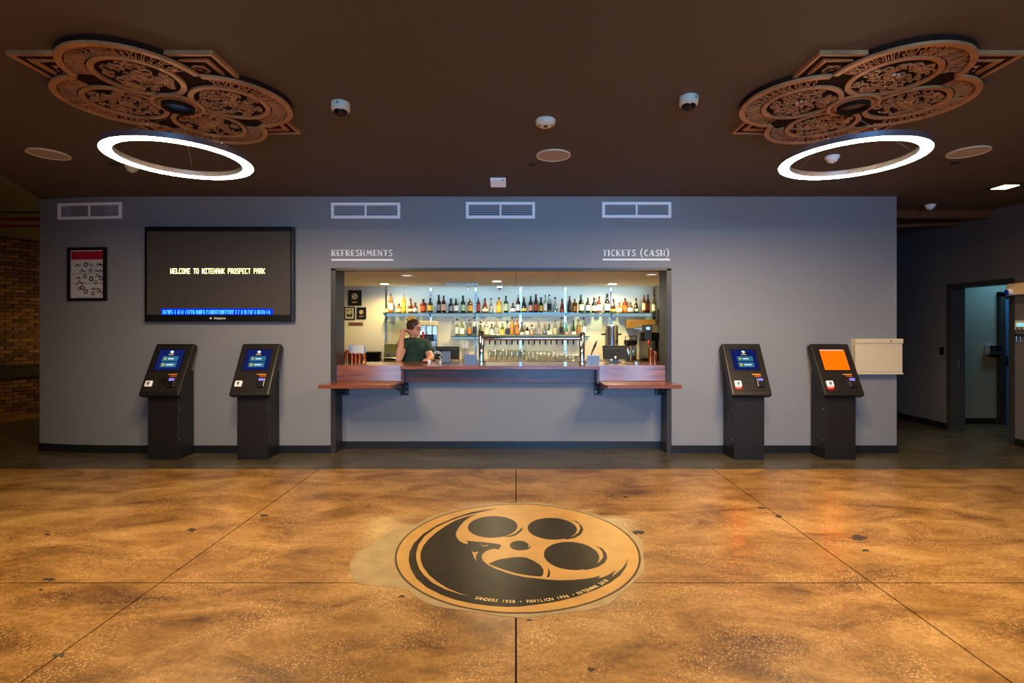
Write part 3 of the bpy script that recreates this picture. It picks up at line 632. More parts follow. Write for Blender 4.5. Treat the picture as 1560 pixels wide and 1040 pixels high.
# ------------------------------------------------------------------ ticket kiosks
KT, KB = (-.10, 1.365), (-.405, .768)                    # top and bottom of the sloping panel (y, z) seen from the side, y from the wall
sl = math.hypot(KB[0]-KT[0], KB[1]-KT[1]); uy, uz = (KB[0]-KT[0])/sl, (KB[1]-KT[1])/sl
def KP(s, t, n): return (s, KT[0]+uy*t+uz*n, KT[1]+uz*t-uy*n)
M_NAVY = emis('kiosk_screen_navy', lin(22, 30, 92), 1.0); M_BTN = emis('kiosk_button_teal', lin(52, 120, 150), .9); M_SW = emis('kiosk_white', (.9, .95, 1), 1.0); M_SY = emis('kiosk_yellow', lin(226, 196, 60), .9)
M_ORNG = emis('kiosk_orange', lin(255, 116, 8), 1.15); M_LBL = mat('orange_label', lin(226, 140, 30), .4); M_PUR = emis('reader_display', lin(150, 130, 230), 1.1)
M_REDLED = emis('red_scanner', (1.0, .0012, .0008), 420); M_REDOFF = mat('scanner_window', lin(60, 16, 16), .3)
def kiosk(x, label, side, mode, red):
    t = thing('ticket_kiosk', label, 'kiosk', (x, WY, 0), 'ticket kiosks against the wall')
    ped = MB().xprism([(-.32, 0), (-.03, 0), (-.03, 1.03), (-.12, 1.03), (-.32, .80)], -.18, .18).build('pedestal', M_KIOSK, t, bevel=.004, seg=1)
    for z in (.23, .60): MB().tube([(side*.179, -.29, z), (side*.184, -.29, z)], .007, 10).build('lock', M_CHROME, ped)
    hd = MB(KP).box(-.235, .235, 0, sl, -.085, 0).build('head', M_KIOSK, t, bevel=.018, seg=3)
    MB(KP).box(-.205, .205, .035, sl-.05, -.004, .004).build('fascia', mat('kiosk_fascia', lin(36, 32, 30), .3), t, bevel=.002, seg=1)
    MB(KP).box(-.165, .165, .072, .365, .0, .0055).build('screen_bezel', M_BLACK, t)
    sc = MB(KP).box(-.150, .150, .085, .352, .004, .0068).build('touch_screen', M_NAVY if mode == 0 else M_ORNG, t)
    if mode == 0:
        MB(KP).add([(0.022*math.cos(2*PI*k/18)+.0, .118+.018*math.sin(2*PI*k/18), .0074) for k in range(18)]+[(0, .118, .0074)], [(k, (k+1) % 18, 18) for k in range(18) if k not in (6, 7)]).build('screen_emblem', M_SW, sc)
        MB(KP).box(-.03, .03, .145, .156, .0068, .0074).build('screen_title', M_SY, sc)
        for j, tt in enumerate((.175, .253)):
            bt = MB(KP).box(-.09, .1, tt, tt+.062, .0068, .0074).build('screen_button', M_BTN, sc)
            if j == 0: MB(KP).add([(-.055, tt+.013, .0078), (-.038, tt+.031, .0078), (-.055, tt+.049, .0078), (-.072, tt+.031, .0078)], [(0, 1, 2, 3)]).build('button_icon', M_SY, sc)
            else: MB(KP).box(-.07, -.042, tt+.016, tt+.046, .0074, .0078).build('button_icon', M_SY, sc)
            lx = -.02
            for q in range(7 if j == 0 else 9): MB(KP).box(lx, lx+.0075, tt+.024, tt+.04, .0074, .0078).build('button_caption', M_SW, sc); lx += .0098
    else:
        for q in range(16): MB(KP).box(-.142+q*.0172, -.142+q*.0172+.013, .088, .097, .0068, .0074).build('header_caption', M_SW, sc)
    MB(KP).box(.045, .15, .402, .414, .003, .006).build('orange_strip', M_LBL, t)
    MB(KP).box(.075, .15, .424, .436, .003, .006).build('orange_strip', mat('orange_label_dim', lin(196, 96, 36), .4), t)
    MB(KP).box(-.035, .05, .468, .508, .0, .0058).box(.02, .05, .508, .545, .0, .0058).build('receipt_slot', mat('slot_black', lin(6, 6, 6), .5), t)
    rd = MB(KP).box(.075, .165, .455, .575, .0, .03).build('card_reader', mat('reader_black', lin(30, 29, 33), .25), t, bevel=.01)
    MB(KP).box(.09, .15, .466, .498, .029, .0315).build('reader_display', M_PUR, rd)
    MB(KP).box(.098, .142, .512, .548, .029, .031).build('reader_keys', M_STEEL if mode else M_BLACK, rd)
    sn = MB(KP).box(-.185, -.105, .492, .565, .0, .024).build('code_scanner', M_WHITE, t, bevel=.006, seg=1)
    MB(KP).box(-.162, -.128, .508, .545, .0235, .0248).build('scanner_window', mat('grey_glass', lin(120, 118, 116), .3), sn)
    MB(KP).box(-.172, -.118, .569, .578, .004, .010).build('scanner_light', M_REDLED if red else M_REDOFF, sn)
    return t
kiosk(-4.17, 'black ticket kiosk with blue screen below the wall screen, leftmost', 1, 0, False)
kiosk(-3.115, 'black ticket kiosk with blue screen standing between leftmost kiosk and bar', 1, 0, False)
kiosk(2.755, 'black ticket kiosk with blue screen standing right of the bar', -1, 0, True)
kiosk(3.835, 'black ticket kiosk with bright orange screen beside the beige box', -1, 1, True)
# beige wall cabinet at the end of the wall
x0, x1 = wx(1296), WX1+.005; z1, z0 = Zp(516, 6.15), Zp(570, 6.15)
cb = thing('wall_cabinet', 'beige metal box on the wall behind the orange screen kiosk', 'cabinet', ((x0+x1)/2, WY, z0)); hw, hh = (x1-x0)/2, z1-z0
M_BEI = mat('beige_enamel', lin(206, 190, 158), .4)
MB().box(-hw, hw, -.09, 0, 0, hh).build('body', M_BEI, cb, bevel=.004, seg=1)
MB().box(-hw, hw, -.104, -.088, hh-.055, hh).build('top_rail', M_BEI, cb, bevel=.003, seg=1)
MB().box(-hw+.02, hw-.02, -.098, -.088, .03, hh-.075).build('flap', M_BEI, cb, bevel=.003, seg=1)
MB().box(-hw, hw, -.102, -.088, 0, .018).build('bottom_rail', M_BEI, cb)
MB().box(hw*.45, hw*.5, -.107, -.1, hh-.035, hh-.02).build('lock', M_BLACK, cb)
t = thing('blank_plate', 'small grey blank cover plate low on the wall between kiosks', 'wall plate', (wx(1204), WY, wz(626)))
MB().box(-.05, .05, -.006, 0, -.038, .038).build('plate', M_WALL, t, bevel=.002, seg=1)
for s in (-1, 1): MB().tube([(s*.03, -.007, 0), (s*.03, -.005, 0)], .004, 8).build('screw', M_STEEL, t)
# ------------------------------------------------------------------ fittings near the washroom door
ey = 6.56
e = thing('emergency_light', 'cream emergency light with blue lens above the washroom door corner', 'emergency light', (RX, ey, Zp(441, ey)))
MB().box(-.09, 0, -.16, .13, -.07, .085).build('case', mat('emergency_case', lin(226, 196, 150), .4), e, bevel=.015)
MB().tube([(-.09, .06, -.02), (-.13, .075, -.03)], [.042, .05], 18).build('lamp_head', M_WHITE, e, smooth=True)
MB().ellipsoid((-.128, .075, -.03), (.02, .04, .04), 16, 8).build('lens', mat('blue_lens', lin(30, 50, 190), .1), e, smooth=True)
p = thing('alarm_panel', 'small wall panel with lit cyan display beside the washroom door', 'control panel', (RX, ey+.02, Zp(495, ey)))
MB().box(-.03, 0, -.16, .06, -.06, .06).build('case', M_CREAM, p, bevel=.006, seg=1)
MB().box(-.033, -.028, -.12, .03, -.02, .03).build('display', emis('cyan_display', lin(150, 225, 230), 1.0), p)
for k in range(3): MB().box(-.034, -.028, -.1+k*.05, -.07+k*.05, -.048, -.03).build('key', M_STEEL, p)
h = thing('key_hooks', 'dark hook bar with hanging keys under the small wall panel', 'hooks', (RX, ey+.02, Zp(510, ey)))
MB().box(-.015, 0, -.17, .08, -.012, .012).build('bar', M_BLACKMETAL, h)
for k in range(4): MB().tube([(-.012, -.13+k*.055, 0), (-.03, -.13+k*.055, -.02), (-.028, -.13+k*.055, -.09)], .004, 6).build('key', M_STEEL, h)
x = 7.70
hd = thing('wall_dispenser', 'small chrome dispenser on the washroom wall by the inner door', 'dispenser', (x, 8.15, Zp(533, 8.1)))
MB().xprism([(-.10, .07), (-.03, .085), (0, .085), (0, -.08), (-.06, -.08), (-.11, -.02)], -.10, .10).build('body', M_CHROME, hd, bevel=.008)
MB().box(-.04, .04, -.112, -.098, -.005, .04).build('window', M_BLACK, hd); MB().box(-.06, .06, -.07, -.02, -.1, -.078).build('nozzle', M_BLACK, hd)
tb = thing('trash_bin', 'dark pedal bin in front of the inner washroom door', 'bin', (8.0, 7.86, 0))
MB().lathe([(.13, 0), (.15, .02), (.15, .52)], n=20).build('body', M_BLACKMETAL, tb, smooth=True); MB().lathe([(.155, .52), (.155, .55), (.10, .60), (.01, .61)], n=20).build('lid', M_BLACK, tb, smooth=True)
MB().box(-.04, .04, -.2, -.12, .02, .035).build('pedal', M_STEEL, tb)
# ------------------------------------------------------------------ bar counter
ct = thing('bar_counter', 'raised mahogany bar counter spanning the middle of the opening', 'counter', (0, 6.3, 0))
CT = 1.085
def Lw(x0, x1, y0, y1, z0, z1): return (x0, x1, y0-6.3, y1-6.3, z0, z1)
CXL, CXR = -1.42, 1.03
MB().box(*Lw(CXL, CXR, 6.16, 7.0, CT-.042, CT)).build('top', M_WOOD, ct, bevel=.004, seg=1)
for sx_, e0, e1 in ((CXL, OX0+.06, -2.95), (CXR, OX1-.06, 2.5)):
    MB().prism([(sx_, .06), (e0, .06), (e0, .262), (e1, .262), (e1, .7), (sx_, .7)], CT-.042, CT).build('top', M_WOOD, ct)
MB().box(*Lw(CXL+.03, CXR-.03, 6.36, 6.39, .87, CT-.043)).build('fascia', M_WOODD, ct)
MB().box(*Lw(CXL, CXL+.03, 6.20, 6.39, .87, CT-.043)).build('fascia_end', M_WOODD, ct); MB().box(*Lw(CXR-.03, CXR, 6.20, 6.39, .87, CT-.043)).build('fascia_end', M_WOODD, ct)
MB().box(*Lw(OX0+.06, OX1-.06, 6.66, 6.98, 0, CT-.043)).build('under_cabinet', mat('under_bar', lin(70, 66, 62), .5), ct)
for x0, x1, side in ((OX0+.05, CXL, 'left'), (CXR, OX1-.05, 'right')):
    MB(lambda x, y, z: (x, y+(z-.895)*.075, z)).box(*Lw(x0, x1, 6.27, 6.295, .895, CT+.003)).build('sloped_panel', M_WOOD, ct)
for x0, x1, bxs, lab in ((OX0, -1.425, (OX0+.085, -1.44), 'low mahogany ledge shelf on brackets at the left of the bar'), (1.035, OX1, (1.06, OX1-.085), 'low mahogany ledge shelf on brackets at the right of the bar')):
    s = thing('ledge_shelf', lab, 'shelf', ((x0+x1)/2, 6.25, .85), 'low ledge shelves of the bar')
    h = (x1-x0)/2; cx_ = (x0+x1)/2
    sh = [(-h, -.42), (h, -.42), (h, -.005), (h-.065, -.005), (h-.065, .10), (-h+.065, .10), (-h+.065, -.005), (-h, -.005)]
    if x0 < 0: sh = [(-h, -.42), (h-.03, -.42), (h, -.39), (h, .10), (-h+.065, .10), (-h+.065, -.005), (-h, -.005)]
    else: sh = [(-h+.03, -.42), (h, -.42), (h, -.005), (h-.065, -.005), (h-.065, .10), (-h, .10), (-h, -.39)]
    MB().prism(sh, 0, .042).build('board', M_WOOD, s, bevel=.003, seg=1)
    for bx_ in bxs:
        q = bx_-cx_; br = MB().box(q-.055, q+.055, .222, .23, -.16, 0).box(q-.055, q+.055, -.30, .23, -.008, 0).xprism([(.225, -.15), (.225, -.0), (-.26, -.0), (-.26, -.02)], q-.004, q+.004).build('bracket', M_BLACKMETAL, s)
        for u, v in ((-.03, -.05), (.03, -.05), (-.03, -.12), (.03, -.12)): MB().tube([(q+u, .216, v), (q+u, .222, v)], .007, 8).build('bolt', M_CHROME, br)
# back counter
bk = thing('back_counter', 'mahogany back counter along the rear wall of the bar', 'counter', (0, 8.7, 0))
MB().box(BX0+.02, BX1-.02, -.28, .29, .955, .995).build('top', M_WOODD, bk); MB().box(BX0+.02, BX1-.02, -.24, .29, .0, .955).build('cabinet', mat('back_cabinet', lin(90, 50, 32), .5), bk)
for x in (-2.6, -1.8, -1.0, -.2, .6, 1.4, 2.2): MB().box(x-.36, x+.36, -.255, -.24, .12, .93).build('door', M_WOODD, bk)
# glass shelves with standards
def shelf(x0, x1, z, lab, standards, led):
    s = thing('glass_shelf', lab, 'shelf', ((x0+x1)/2, BY, z), 'glass bottle shelves'); c = (x0+x1)/2
    MB().box(x0-c, x1-c, -.24, -.02, -.012, 0).build('pane', M_SHELFGLASS, s)
    MB().box(x0-c, x1-c, -.012, -.002, -.058, -.014).build('led_strip', emis('cool_led', (.55, .82, 1.0), led), s)  # assumed light strip, added for the cool glow on the wall around the shelf
    MB().box(x0-c, x1-c, -.243, -.24, -.012, 0).build('front_edge', mat('glass_edge', lin(30, 70, 66), .1), s)
    for q in standards: MB().xprism([(-.02, -.012), (-.20, -.012), (-.20, -.02), (-.02, -.07)], q-c-.006, q-c+.006).build('bracket', M_BLACKMETAL, s)
    return s
SY = 8.87
stx = [W(p, BY) for p in (588.5, 656.5, 725, 793, 861, 930, 996)]
US, LS = 1.55+24*8.76/F, 1.55-12*8.76/F
shelf(W(583, 8.76), W(998, 8.76), US, 'upper glass shelf full of spirits behind the bar', stx, .5)
shelf(W(687, 8.76), W(899, 8.76), LS, 'lower glass shelf of clear spirits above the draft tower', stx[2:5], .2)
for i, x in enumerate(stx):
    st = thing('shelf_standard', 'slotted metal shelf upright, %s from the left behind the bottles' % ['first', 'second', 'third', 'fourth', 'fifth', 'sixth', 'seventh'][i], 'upright', (x, BY, 1.0), 'slotted shelf uprights')
    MB().box(-.016, .016, -.018, 0, 0, BH-1.0).build('channel', M_STEEL, st)
    g = MB()
    for k in range(26): g.box(-.005, .005, -.0195, -.017, .03+k*.05, .055+k*.05)
    g.build('slots', M_BLACK, st)['kind'] = 'stuff'
# ------------------------------------------------------------------ bottles
PR = {'std': ([(.92, 0), (1, .015), (1, .56), (.9, .64), (.45, .75), (.38, .8), (.36, .92)], .9, .14),
      'squat': ([(.95, 0), (1, .02), (1, .5), (.88, .6), (.42, .68), (.36, .74), (.36, .84)], .82, .12),
      'square': ([(.96, 0), (1, .02), (1, .66), (.88, .73), (.4, .77), (.34, .8), (.34, .9)], .86, .12),
      'wine': ([(.95, 0), (1, .02), (1, .52), (.88, .6), (.5, .7), (.40, .78), (.38, .95)], .84, .12),
      'slim': ([(.92, 0), (1, .02), (1, .6), (.8, .68), (.4, .75), (.38, .93)], .9, .12),
      'bell': ([(.98, 0), (1, .03), (.9, .32), (.62, .55), (.36, .68), (.32, .9)], .88, .1),
      'pyramid': ([(1, 0), (1, .28), (.72, .5), (.55, .62), (.34, .72), (.32, .92)], .9, .1)}
GC = {'amber': lin(176, 92, 26), 'red': lin(124, 54, 24), 'darkred': lin(68, 26, 22), 'dark': lin(30, 22, 18), 'black': lin(16, 15, 15), 'green': lin(30, 72, 38), 'dgreen': lin(22, 44, 28), 'gold': lin(214, 158, 50), 'olive': lin(110, 96, 36), 'brown': lin(96, 60, 30), 'clear': lin(222, 228, 224), 'pgreen': lin(190, 216, 180), 'lime': lin(170, 200, 90), 'yellow': lin(220, 208, 130)}
LC = {'cream': lin(232, 216, 170), 'white': lin(232, 230, 224), 'grey': lin(150, 150, 150), 'yellow': lin(220, 184, 70), 'red': lin(150, 52, 38), 'pale': lin(170, 190, 150), 'navy': lin(32, 34, 66), 'gold': lin(196, 150, 60), 'black': lin(28, 26, 28), 'orange': lin(190, 84, 34), 'amber': lin(186, 120, 50), 'pink': lin(214, 160, 140)}
CC = {'black': lin(20, 18, 18), 'brown': lin(90, 44, 28), 'grey': lin(150, 154, 150), 'cork': lin(196, 140, 84), 'red': lin(130, 34, 30), 'green': lin(40, 90, 44), 'white': lin(226, 222, 214), 'navy': lin(30, 32, 56), 'purple': lin(96, 74, 96)}
GW = {'amber': 'amber', 'red': 'reddish amber', 'darkred': 'dark red', 'dark': 'dark brown', 'black': 'black', 'green': 'green', 'dgreen': 'dark green', 'gold': 'golden', 'olive': 'olive', 'brown': 'brown', 'clear': 'clear', 'pgreen': 'pale green', 'lime': 'lime green', 'yellow': 'pale yellow'}
def gm(k):
    n = 'bottle_'+k
    if n in MATS: return MATS[n]
    if k in ('clear', 'pgreen', 'lime', 'yellow'): return glassmix(n, tuple(.25+.75*c for c in GC[k]), .2, .05)
    return mat(n, GC[k], .07, trans=.0 if k in ('black', 'dark') else .35, ior=1.45, spec=.6)
ONES = ['', 'first', 'second', 'third', 'fourth', 'fifth', 'sixth', 'seventh', 'eighth', 'ninth']; TEENS = ['tenth', 'eleventh', 'twelfth', 'thirteenth', 'fourteenth', 'fifteenth', 'sixteenth', 'seventeenth', 'eighteenth', 'nineteenth']
def ordn(n):
    if n < 10: return ONES[n]
    if n < 20: return TEENS[n-10]
    t, o = divmod(n, 10); return (['', '', 'twentieth', 'thirtieth', 'fortieth'][t] if o == 0 else ['', '', 'twenty', 'thirty', 'forty'][t]+'-'+ONES[o])
def bottle(i, px, hp, wp, kind, gk, lk, ck, z, shelfname, lab0=None, lab1=None):
    yb = SY+(.03 if i % 2 else -.03); sc = yb/F; Hh = hp*sc; R = wp*sc/2; prof, cz, l0 = PR[kind]
    t = thing('bottle', '%s glass bottle with %s label, %s from the left on the %s glass shelf' % (GW[gk], lk, ordn(i), shelfname) if lk else '%s glass bottle without label, %s from the left on the %s glass shelf' % (GW[gk], ordn(i), shelfname), 'bottle', (W(px, yb), yb, z+.0005), 'bottles on the %s glass shelf' % shelfname)
    MB().lathe([(r*R, q*Hh) for r, q in prof], n=14).build('glass', gm(gk), t, smooth=True)
    rt = [r for r, q in prof][-1]*R*1.08
    MB().lathe([(rt, cz*Hh), (rt*1.05, (cz+.02)*Hh), (rt, Hh)], n=10).build('cap', mat('cap_'+ck, CC[ck], .35), t, smooth=True)
    if lk:
        a = lab0 if lab0 is not None else l0; b = lab1 if lab1 is not None else {'std': .5, 'squat': .46, 'square': .5, 'wine': .46, 'slim': .52, 'bell': .28, 'pyramid': .27}[kind]
        def rad(q):
            for (r0, q0), (r1, q1) in zip(prof, prof[1:]):
                if q0 <= q <= q1: return r0+(r1-r0)*(q-q0)/max(1e-6, q1-q0)
            return 1
        MB().lathe([(rad(a)*R*1.015, a*Hh), (rad(b)*R*1.015, b*Hh)], n=14, closed=False).build('label', mat('label_'+lk, LC[lk], .5), t, smooth=True)
UP = [(589.1, 12, 5, 'squat', 'olive', 'cream', 'black'), (595.2, 29, 6.5, 'std', 'amber', 'white', 'black'), (607.8, 14, 8.2, 'squat', 'amber', 'cream', 'black'), (615.4, 29, 6.7, 'slim', 'gold', 'yellow', 'grey'), (625.5, 22, 8, 'bell', 'red', 'cream', 'brown'), (632.6, 15.5, 7.5, 'squat', 'red', 'white', 'brown'), (645, 21, 10, 'square', 'red', 'orange', 'black'), (655.4, 22.5, 8, 'std', 'dark', 'yellow', 'black'),
      (668.5, 27.3, 7.3, 'wine', 'black', 'grey', 'black'), (675.9, 26, 6.8, 'std', 'darkred', 'pink', 'black'), (687, 22, 8, 'wine', 'black', 'grey', 'black'), (694.8, 21.5, 7, 'std', 'dgreen', 'white', 'green'), (705.4, 26.3, 7.6, 'wine', 'dgreen', 'pale', 'black'), (716, 22, 8, 'square', 'brown', 'gold', 'cork'), (728.7, 24.5, 6, 'slim', 'darkred', 'red', 'grey'), (739, 22, 9, 'bell', 'red', 'cream', 'black'),
      (748.2, 22, 7.4, 'bell', 'clear', 'grey', 'navy'), (760.2, 23.5, 8, 'square', 'gold', 'yellow', 'red'), (770.8, 26, 6.7, 'slim', 'dgreen', 'pale', 'black'), (781.5, 14.8, 7, 'squat', 'black', 'white', 'black'), (789.5, 27.5, 7, 'wine', 'darkred', 'white', 'grey'), (798.3, 25, 8.8, 'pyramid', 'dark', 'yellow', 'cork'), (808.5, 25.6, 6.7, 'wine', 'dgreen', 'pink', 'green'), (816.5, 28.3, 7.6, 'wine', 'dark', 'red', 'red'),
      (824.2, 23.7, 7, 'wine', 'dgreen', 'yellow', 'black'), (830.8, 27, 5, 'slim', 'pgreen', 'white', 'navy'), (837, 28, 7, 'std', 'clear', 'black', 'navy'), (845.9, 23.7, 9, 'bell', 'clear', None, 'navy'), (856.4, 21, 7.6, 'bell', 'red', 'red', 'black'), (867.8, 25.6, 6.5, 'std', 'darkred', 'black', 'red'), (875.6, 21, 7.6, 'square', 'brown', 'amber', 'black'), (885, 27.5, 8.2, 'wine', 'dgreen', 'cream', 'green'),
      (895.6, 23, 7, 'std', 'dgreen', 'white', 'green'), (905.2, 23.3, 8, 'wine', 'black', 'cream', 'black'), (912.9, 25, 7, 'std', 'red', 'white', 'black'), (925.2, 29, 8.4, 'wine', 'black', 'cream', 'black'), (934.6, 21.3, 8, 'bell', 'darkred', 'gold', 'black'), (943.6, 15.5, 9, 'squat', 'amber', 'cream', 'brown'), (952.3, 22, 8.6, 'square', 'red', 'orange', 'black'), (960.6, 16, 8.2, 'squat', 'brown', 'white', 'green'),
      (969, 22.5, 8, 'bell', 'dark', 'cream', 'brown'), (981.2, 29, 5.8, 'std', 'red', 'cream', 'grey'), (987.2, 27.8, 6, 'std', 'brown', 'red', 'black'), (996.2, 24, 6, 'slim', 'olive', 'white', 'cork')]
for i, b in enumerate(UP): bottle(i+1, *b, US, 'upper')
LO = [(696.4, 27, 6.3, 'std', 'clear', 'white', 'black'), (703.6, 24, 7.3, 'std', 'pgreen', 'white', 'grey'), (715, 25.5, 7.6, 'std', 'clear', 'amber', 'purple'), (723.3, 29, 6.7, 'std', 'clear', 'navy', 'black'), (732.4, 22, 8.3, 'bell', 'pgreen', 'white', 'black'), (740.8, 25, 6, 'slim', 'clear', 'cream', 'cork'), (749.2, 18.5, 6.6, 'square', 'pgreen', 'white', 'black'), (756.4, 25.5, 7.6, 'std', 'clear', 'grey', 'cork'), (765.2, 19.5, 6.2, 'square', 'lime', 'yellow', 'purple'),
      (773, 23.5, 6.8, 'wine', 'clear', 'navy', 'navy'), (780.2, 29, 6.5, 'std', 'gold', 'amber', 'black'), (788, 27, 6.2, 'std', 'amber', 'amber', 'cork'), (795.2, 21.6, 7.4, 'bell', 'olive', 'white', 'black'), (803.3, 17.5, 6, 'squat', 'black', 'white', 'white'), (810.2, 17.5, 7.6, 'squat', 'clear', 'pink', 'black'), (820.7, 25.5, 6.8, 'std', 'clear', 'grey', 'grey'), (829.4, 19.5, 7.5, 'squat', 'clear', None, 'cork'),
      (837, 18.5, 7, 'squat', 'lime', 'white', 'green'), (846, 24, 7, 'slim', 'clear', 'cream', 'cork'), (855.4, 29, 6.4, 'std', 'clear', 'black', 'black'), (862.2, 22, 7.8, 'bell', 'pgreen', 'pink', 'white'), (873.8, 24.4, 7, 'bell', 'green', 'white', 'green'), (881.2, 25.5, 6.2, 'slim', 'yellow', 'amber', 'red'), (889.5, 28.5, 6.2, 'std', 'clear', 'white', 'black')]
for i, b in enumerate(LO): bottle(i+1, *b, LS, 'lower')
# ------------------------------------------------------------------ draft tower
TY = 6.72; tx0, tx1 = W(733.5, TY), W(886.5, TY); bz = Zp(515.5, TY)
dt = thing('draft_tower', 'chrome goalpost beer tower with a row of small taps', 'beer tower', ((tx0+tx1)/2, TY, CT+.001)); hw = (tx1-tx0)/2
for s in (-1, 1):
    pz = Zp(504.5 if s < 0 else 506, TY)-CT
    po_ = MB().lathe([(.062, 0), (.062, .012), (.042, .03), (.040, .05), (.040, pz-.01), (.034, pz)], (s*hw, 0, 0), 24).build('post', M_CHROME, dt, smooth=True)
    for k in range(4): a = PI/4+k*PI/2; MB().cyl((s*hw+.052*math.cos(a), .052*math.sin(a), .012), .007, .008, 8).build('bolt', M_STEEL, po_)
MB().tube([(-hw, 0, bz-CT), (hw, 0, bz-CT)], .027, 18).build('beam', M_CHROME, dt, smooth=True)
MB().tube([(-hw, .03, bz-CT+.042), (hw, .03, bz-CT+.042)], .010, 12).build('upper_rail', mat('brass', lin(206, 160, 90), .2, 1.0), dt, smooth=True)
for k in range(16):
    x = W(745.3+k*8.633, TY)-(tx0+tx1)/2
    tp = MB().tube([(x, .02, bz-CT-.02), (x, .075, bz-CT-.02), (x, .085, bz-CT-.035), (x, .085, bz-CT-.085)], [.009, .011, .011, .008], 8).build('tap', M_BLACKMETAL, dt, smooth=True)
# ------------------------------------------------------------------ glasses on the back counter
BZ = .995
def tumbler(name, prof):
    return MB().lathe(prof, n=14, closed=False).mesh(name)
gm1 = tumbler('tulip', [(.001, .004), (.03, .004), (.034, .03), (.042, .10), (.044, .14), (.036, .19), (.034, .19), (.042, .14), (.04, .10), (.03, .03)])
gm2 = tumbler('pint', [(.001, .004), (.029, .0), (.037, .16), (.035, .16), (.027, .012), (.001, .012)])
gm3 = tumbler('rocks', [(.001, .004), (.032, .0), (.04, .10), (.038, .10), (.03, .012), (.001, .012)])
for me in (gm1, gm2, gm3):
    me.materials.append(M_GLASS)
    for p in me.polygons: p.use_smooth = True
def glass(me, x, y, lab, grp):
    o = bpy.data.objects.new('drinking_glass', me); o.location = (x, y, BZ); COL.objects.link(o); tag(o, lab, 'glass', grp)
for r, yy in enumerate((8.48, 8.63)):
    for k in range(7): glass(gm1, W(746.5, 8.5)+k*.093+r*.03, yy, 'clear curved beer glass on the back counter behind the left half of the tower', 'curved beer glasses on the back counter')
    for k in range(7): glass(gm2, W(806, 8.5)+k*.068, yy+(k % 2)*.06, 'clear straight pint glass on the back counter behind the middle of the tower', 'straight pint glasses on the back counter')
    for k in range(7): glass(gm3, W(849, 8.5)+k*.07, yy+(k % 2)*.06, 'clear short tumbler on the back counter behind the right end of the tower', 'short tumblers on the back counter')
# ------------------------------------------------------------------ bar ceiling fittings and light
def BP(px, py): d = F*(BH-EYE)/(HY-py); return (W(px, d), d, BH)
for i, (px, py, on, lab) in enumerate([(586, 432, 1, 'lit round downlight above the left bottle shelf end'), (757, 428, 1, 'lit round downlight above the middle of the bar'), (933, 432, 1, 'lit round downlight above the right bottle shelf end'), (620, 419, 0, 'dim round downlight near the bar opening on the left'), (993, 417.5, 0, 'dim round downlight near the bar opening on the right')]):
    x, y, z = BP(px, py); t = thing('bar_downlight', lab, 'downlight', (x, y, z), 'downlights in the bar ceiling')
    MB().ring((0, 0), .072, .092, -.008, 0, 28).build('trim_ring', M_WHITE, t)
    MB().lathe([(.073, -.006), (.073, -.001)], n=24).build('lens', emis('bar_lamp_on', (1, .8, .45), 26) if on else emis('bar_lamp_dim', (1, .86, .7), 1.0), t)
    if on: spot('bar_downlight_beam', (x, y, z-.03), (85, 150, 150)[i], [(1.0, .74, .26), (1.0, .8, .42), (1.0, .78, .34)][i], 2.9, .06)
x, y, z = BP(704, 432); t = thing('ceiling_grille', 'metal air grille in the bar ceiling left of the middle downlight', 'vent', (x, y, z))
MB().box(-.27, .27, -.16, .16, -.012, 0).build('frame', M_STEEL, t)
for k in range(6): MB().box(-.24, .24, -.13+k*.046, -.105+k*.046, -.022, -.01).build('slat', M_STEEL, t)
x, y, z = BP(712, 435.5); t = thing('sprinkler', 'small chrome sprinkler under the bar ceiling grille', 'sprinkler', (x, y+.1, z)); MB().lathe([(.03, 0), (.03, -.005), (.01, -.008), (.01, -.04)], n=14).build('body', M_CHROME, t); MB().lathe([(.026, -.046), (.026, -.042)], n=14).build('deflector', M_CHROME, t)
x, y, z = BP(761, 434.5); t = thing('dome_camera', 'small white dome camera under the bar ceiling', 'camera', (x, y+.05, z))
MB().lathe([(.05, 0), (.052, -.02), (.046, -.045)], n=20).build('housing', M_WHITE, t, smooth=True); MB().lathe([(.036, -.044), (.03, -.062), (.012, -.07), (.001, -.071)], n=16, closed=False).build('dome', MATS['smoked_dome'], t, smooth=True)
# framed pictures on the bar wall
def pic(px0, px1, py0, py1, lab, mount):
    x0, x1, z1, z0 = W(px0, BY), W(px1, BY), Zp(py0, BY), Zp(py1, BY); t = thing('framed_picture', lab, 'picture', ((x0+x1)/2, BY, z0), 'framed pictures on the bar wall'); hw, hh = (x1-x0)/2, z1-z0
    MB().box(-hw, hw, -.02, 0, 0, hh).build('frame', M_BLACK, t, bevel=.003, seg=1)
    if mount: MB().box(-hw+.025, hw-.025, -.0215, -.019, .025, hh-.025).build('mount', M_PAPER, t)
    e = .04; s = MB().box(-hw+e, hw-e, -.0225, -.02, e, hh-e).build('print', mat('dark_print', lin(46, 36, 26), .35), t)
    r = min(hw, hh/2)*.45
    MB(lambda x, y, z: (x, -z, y)).lathe([(r, .0222), (r, .0232)], (0, hh*.6, 0), 24).build('round_motif', mat('print_cream', lin(206, 190, 150), .5), s)
    MB(lambda x, y, z: (x, -z, y)).ribbon([(-r*.6, hh*.6+r*.6), (r*.6, hh*.6-r*.6)], r*.25, .0232, .0238).build('slash_motif', M_BLACK, s)
    MB().box(-hw*.4, hw*.4, -.0232, -.022, hh*.2, hh*.24).build('caption_bar', MATS['print_cream'], s)
pic(530.8, 551, 442, 465.5, 'large black framed picture, top of three on the bar wall', False)
pic(525, 541, 467.5, 487, 'small black framed picture with white mount, lower left of three', True)
pic(544, 558, 468, 486, 'small black framed picture without mount, lower right of three', False)
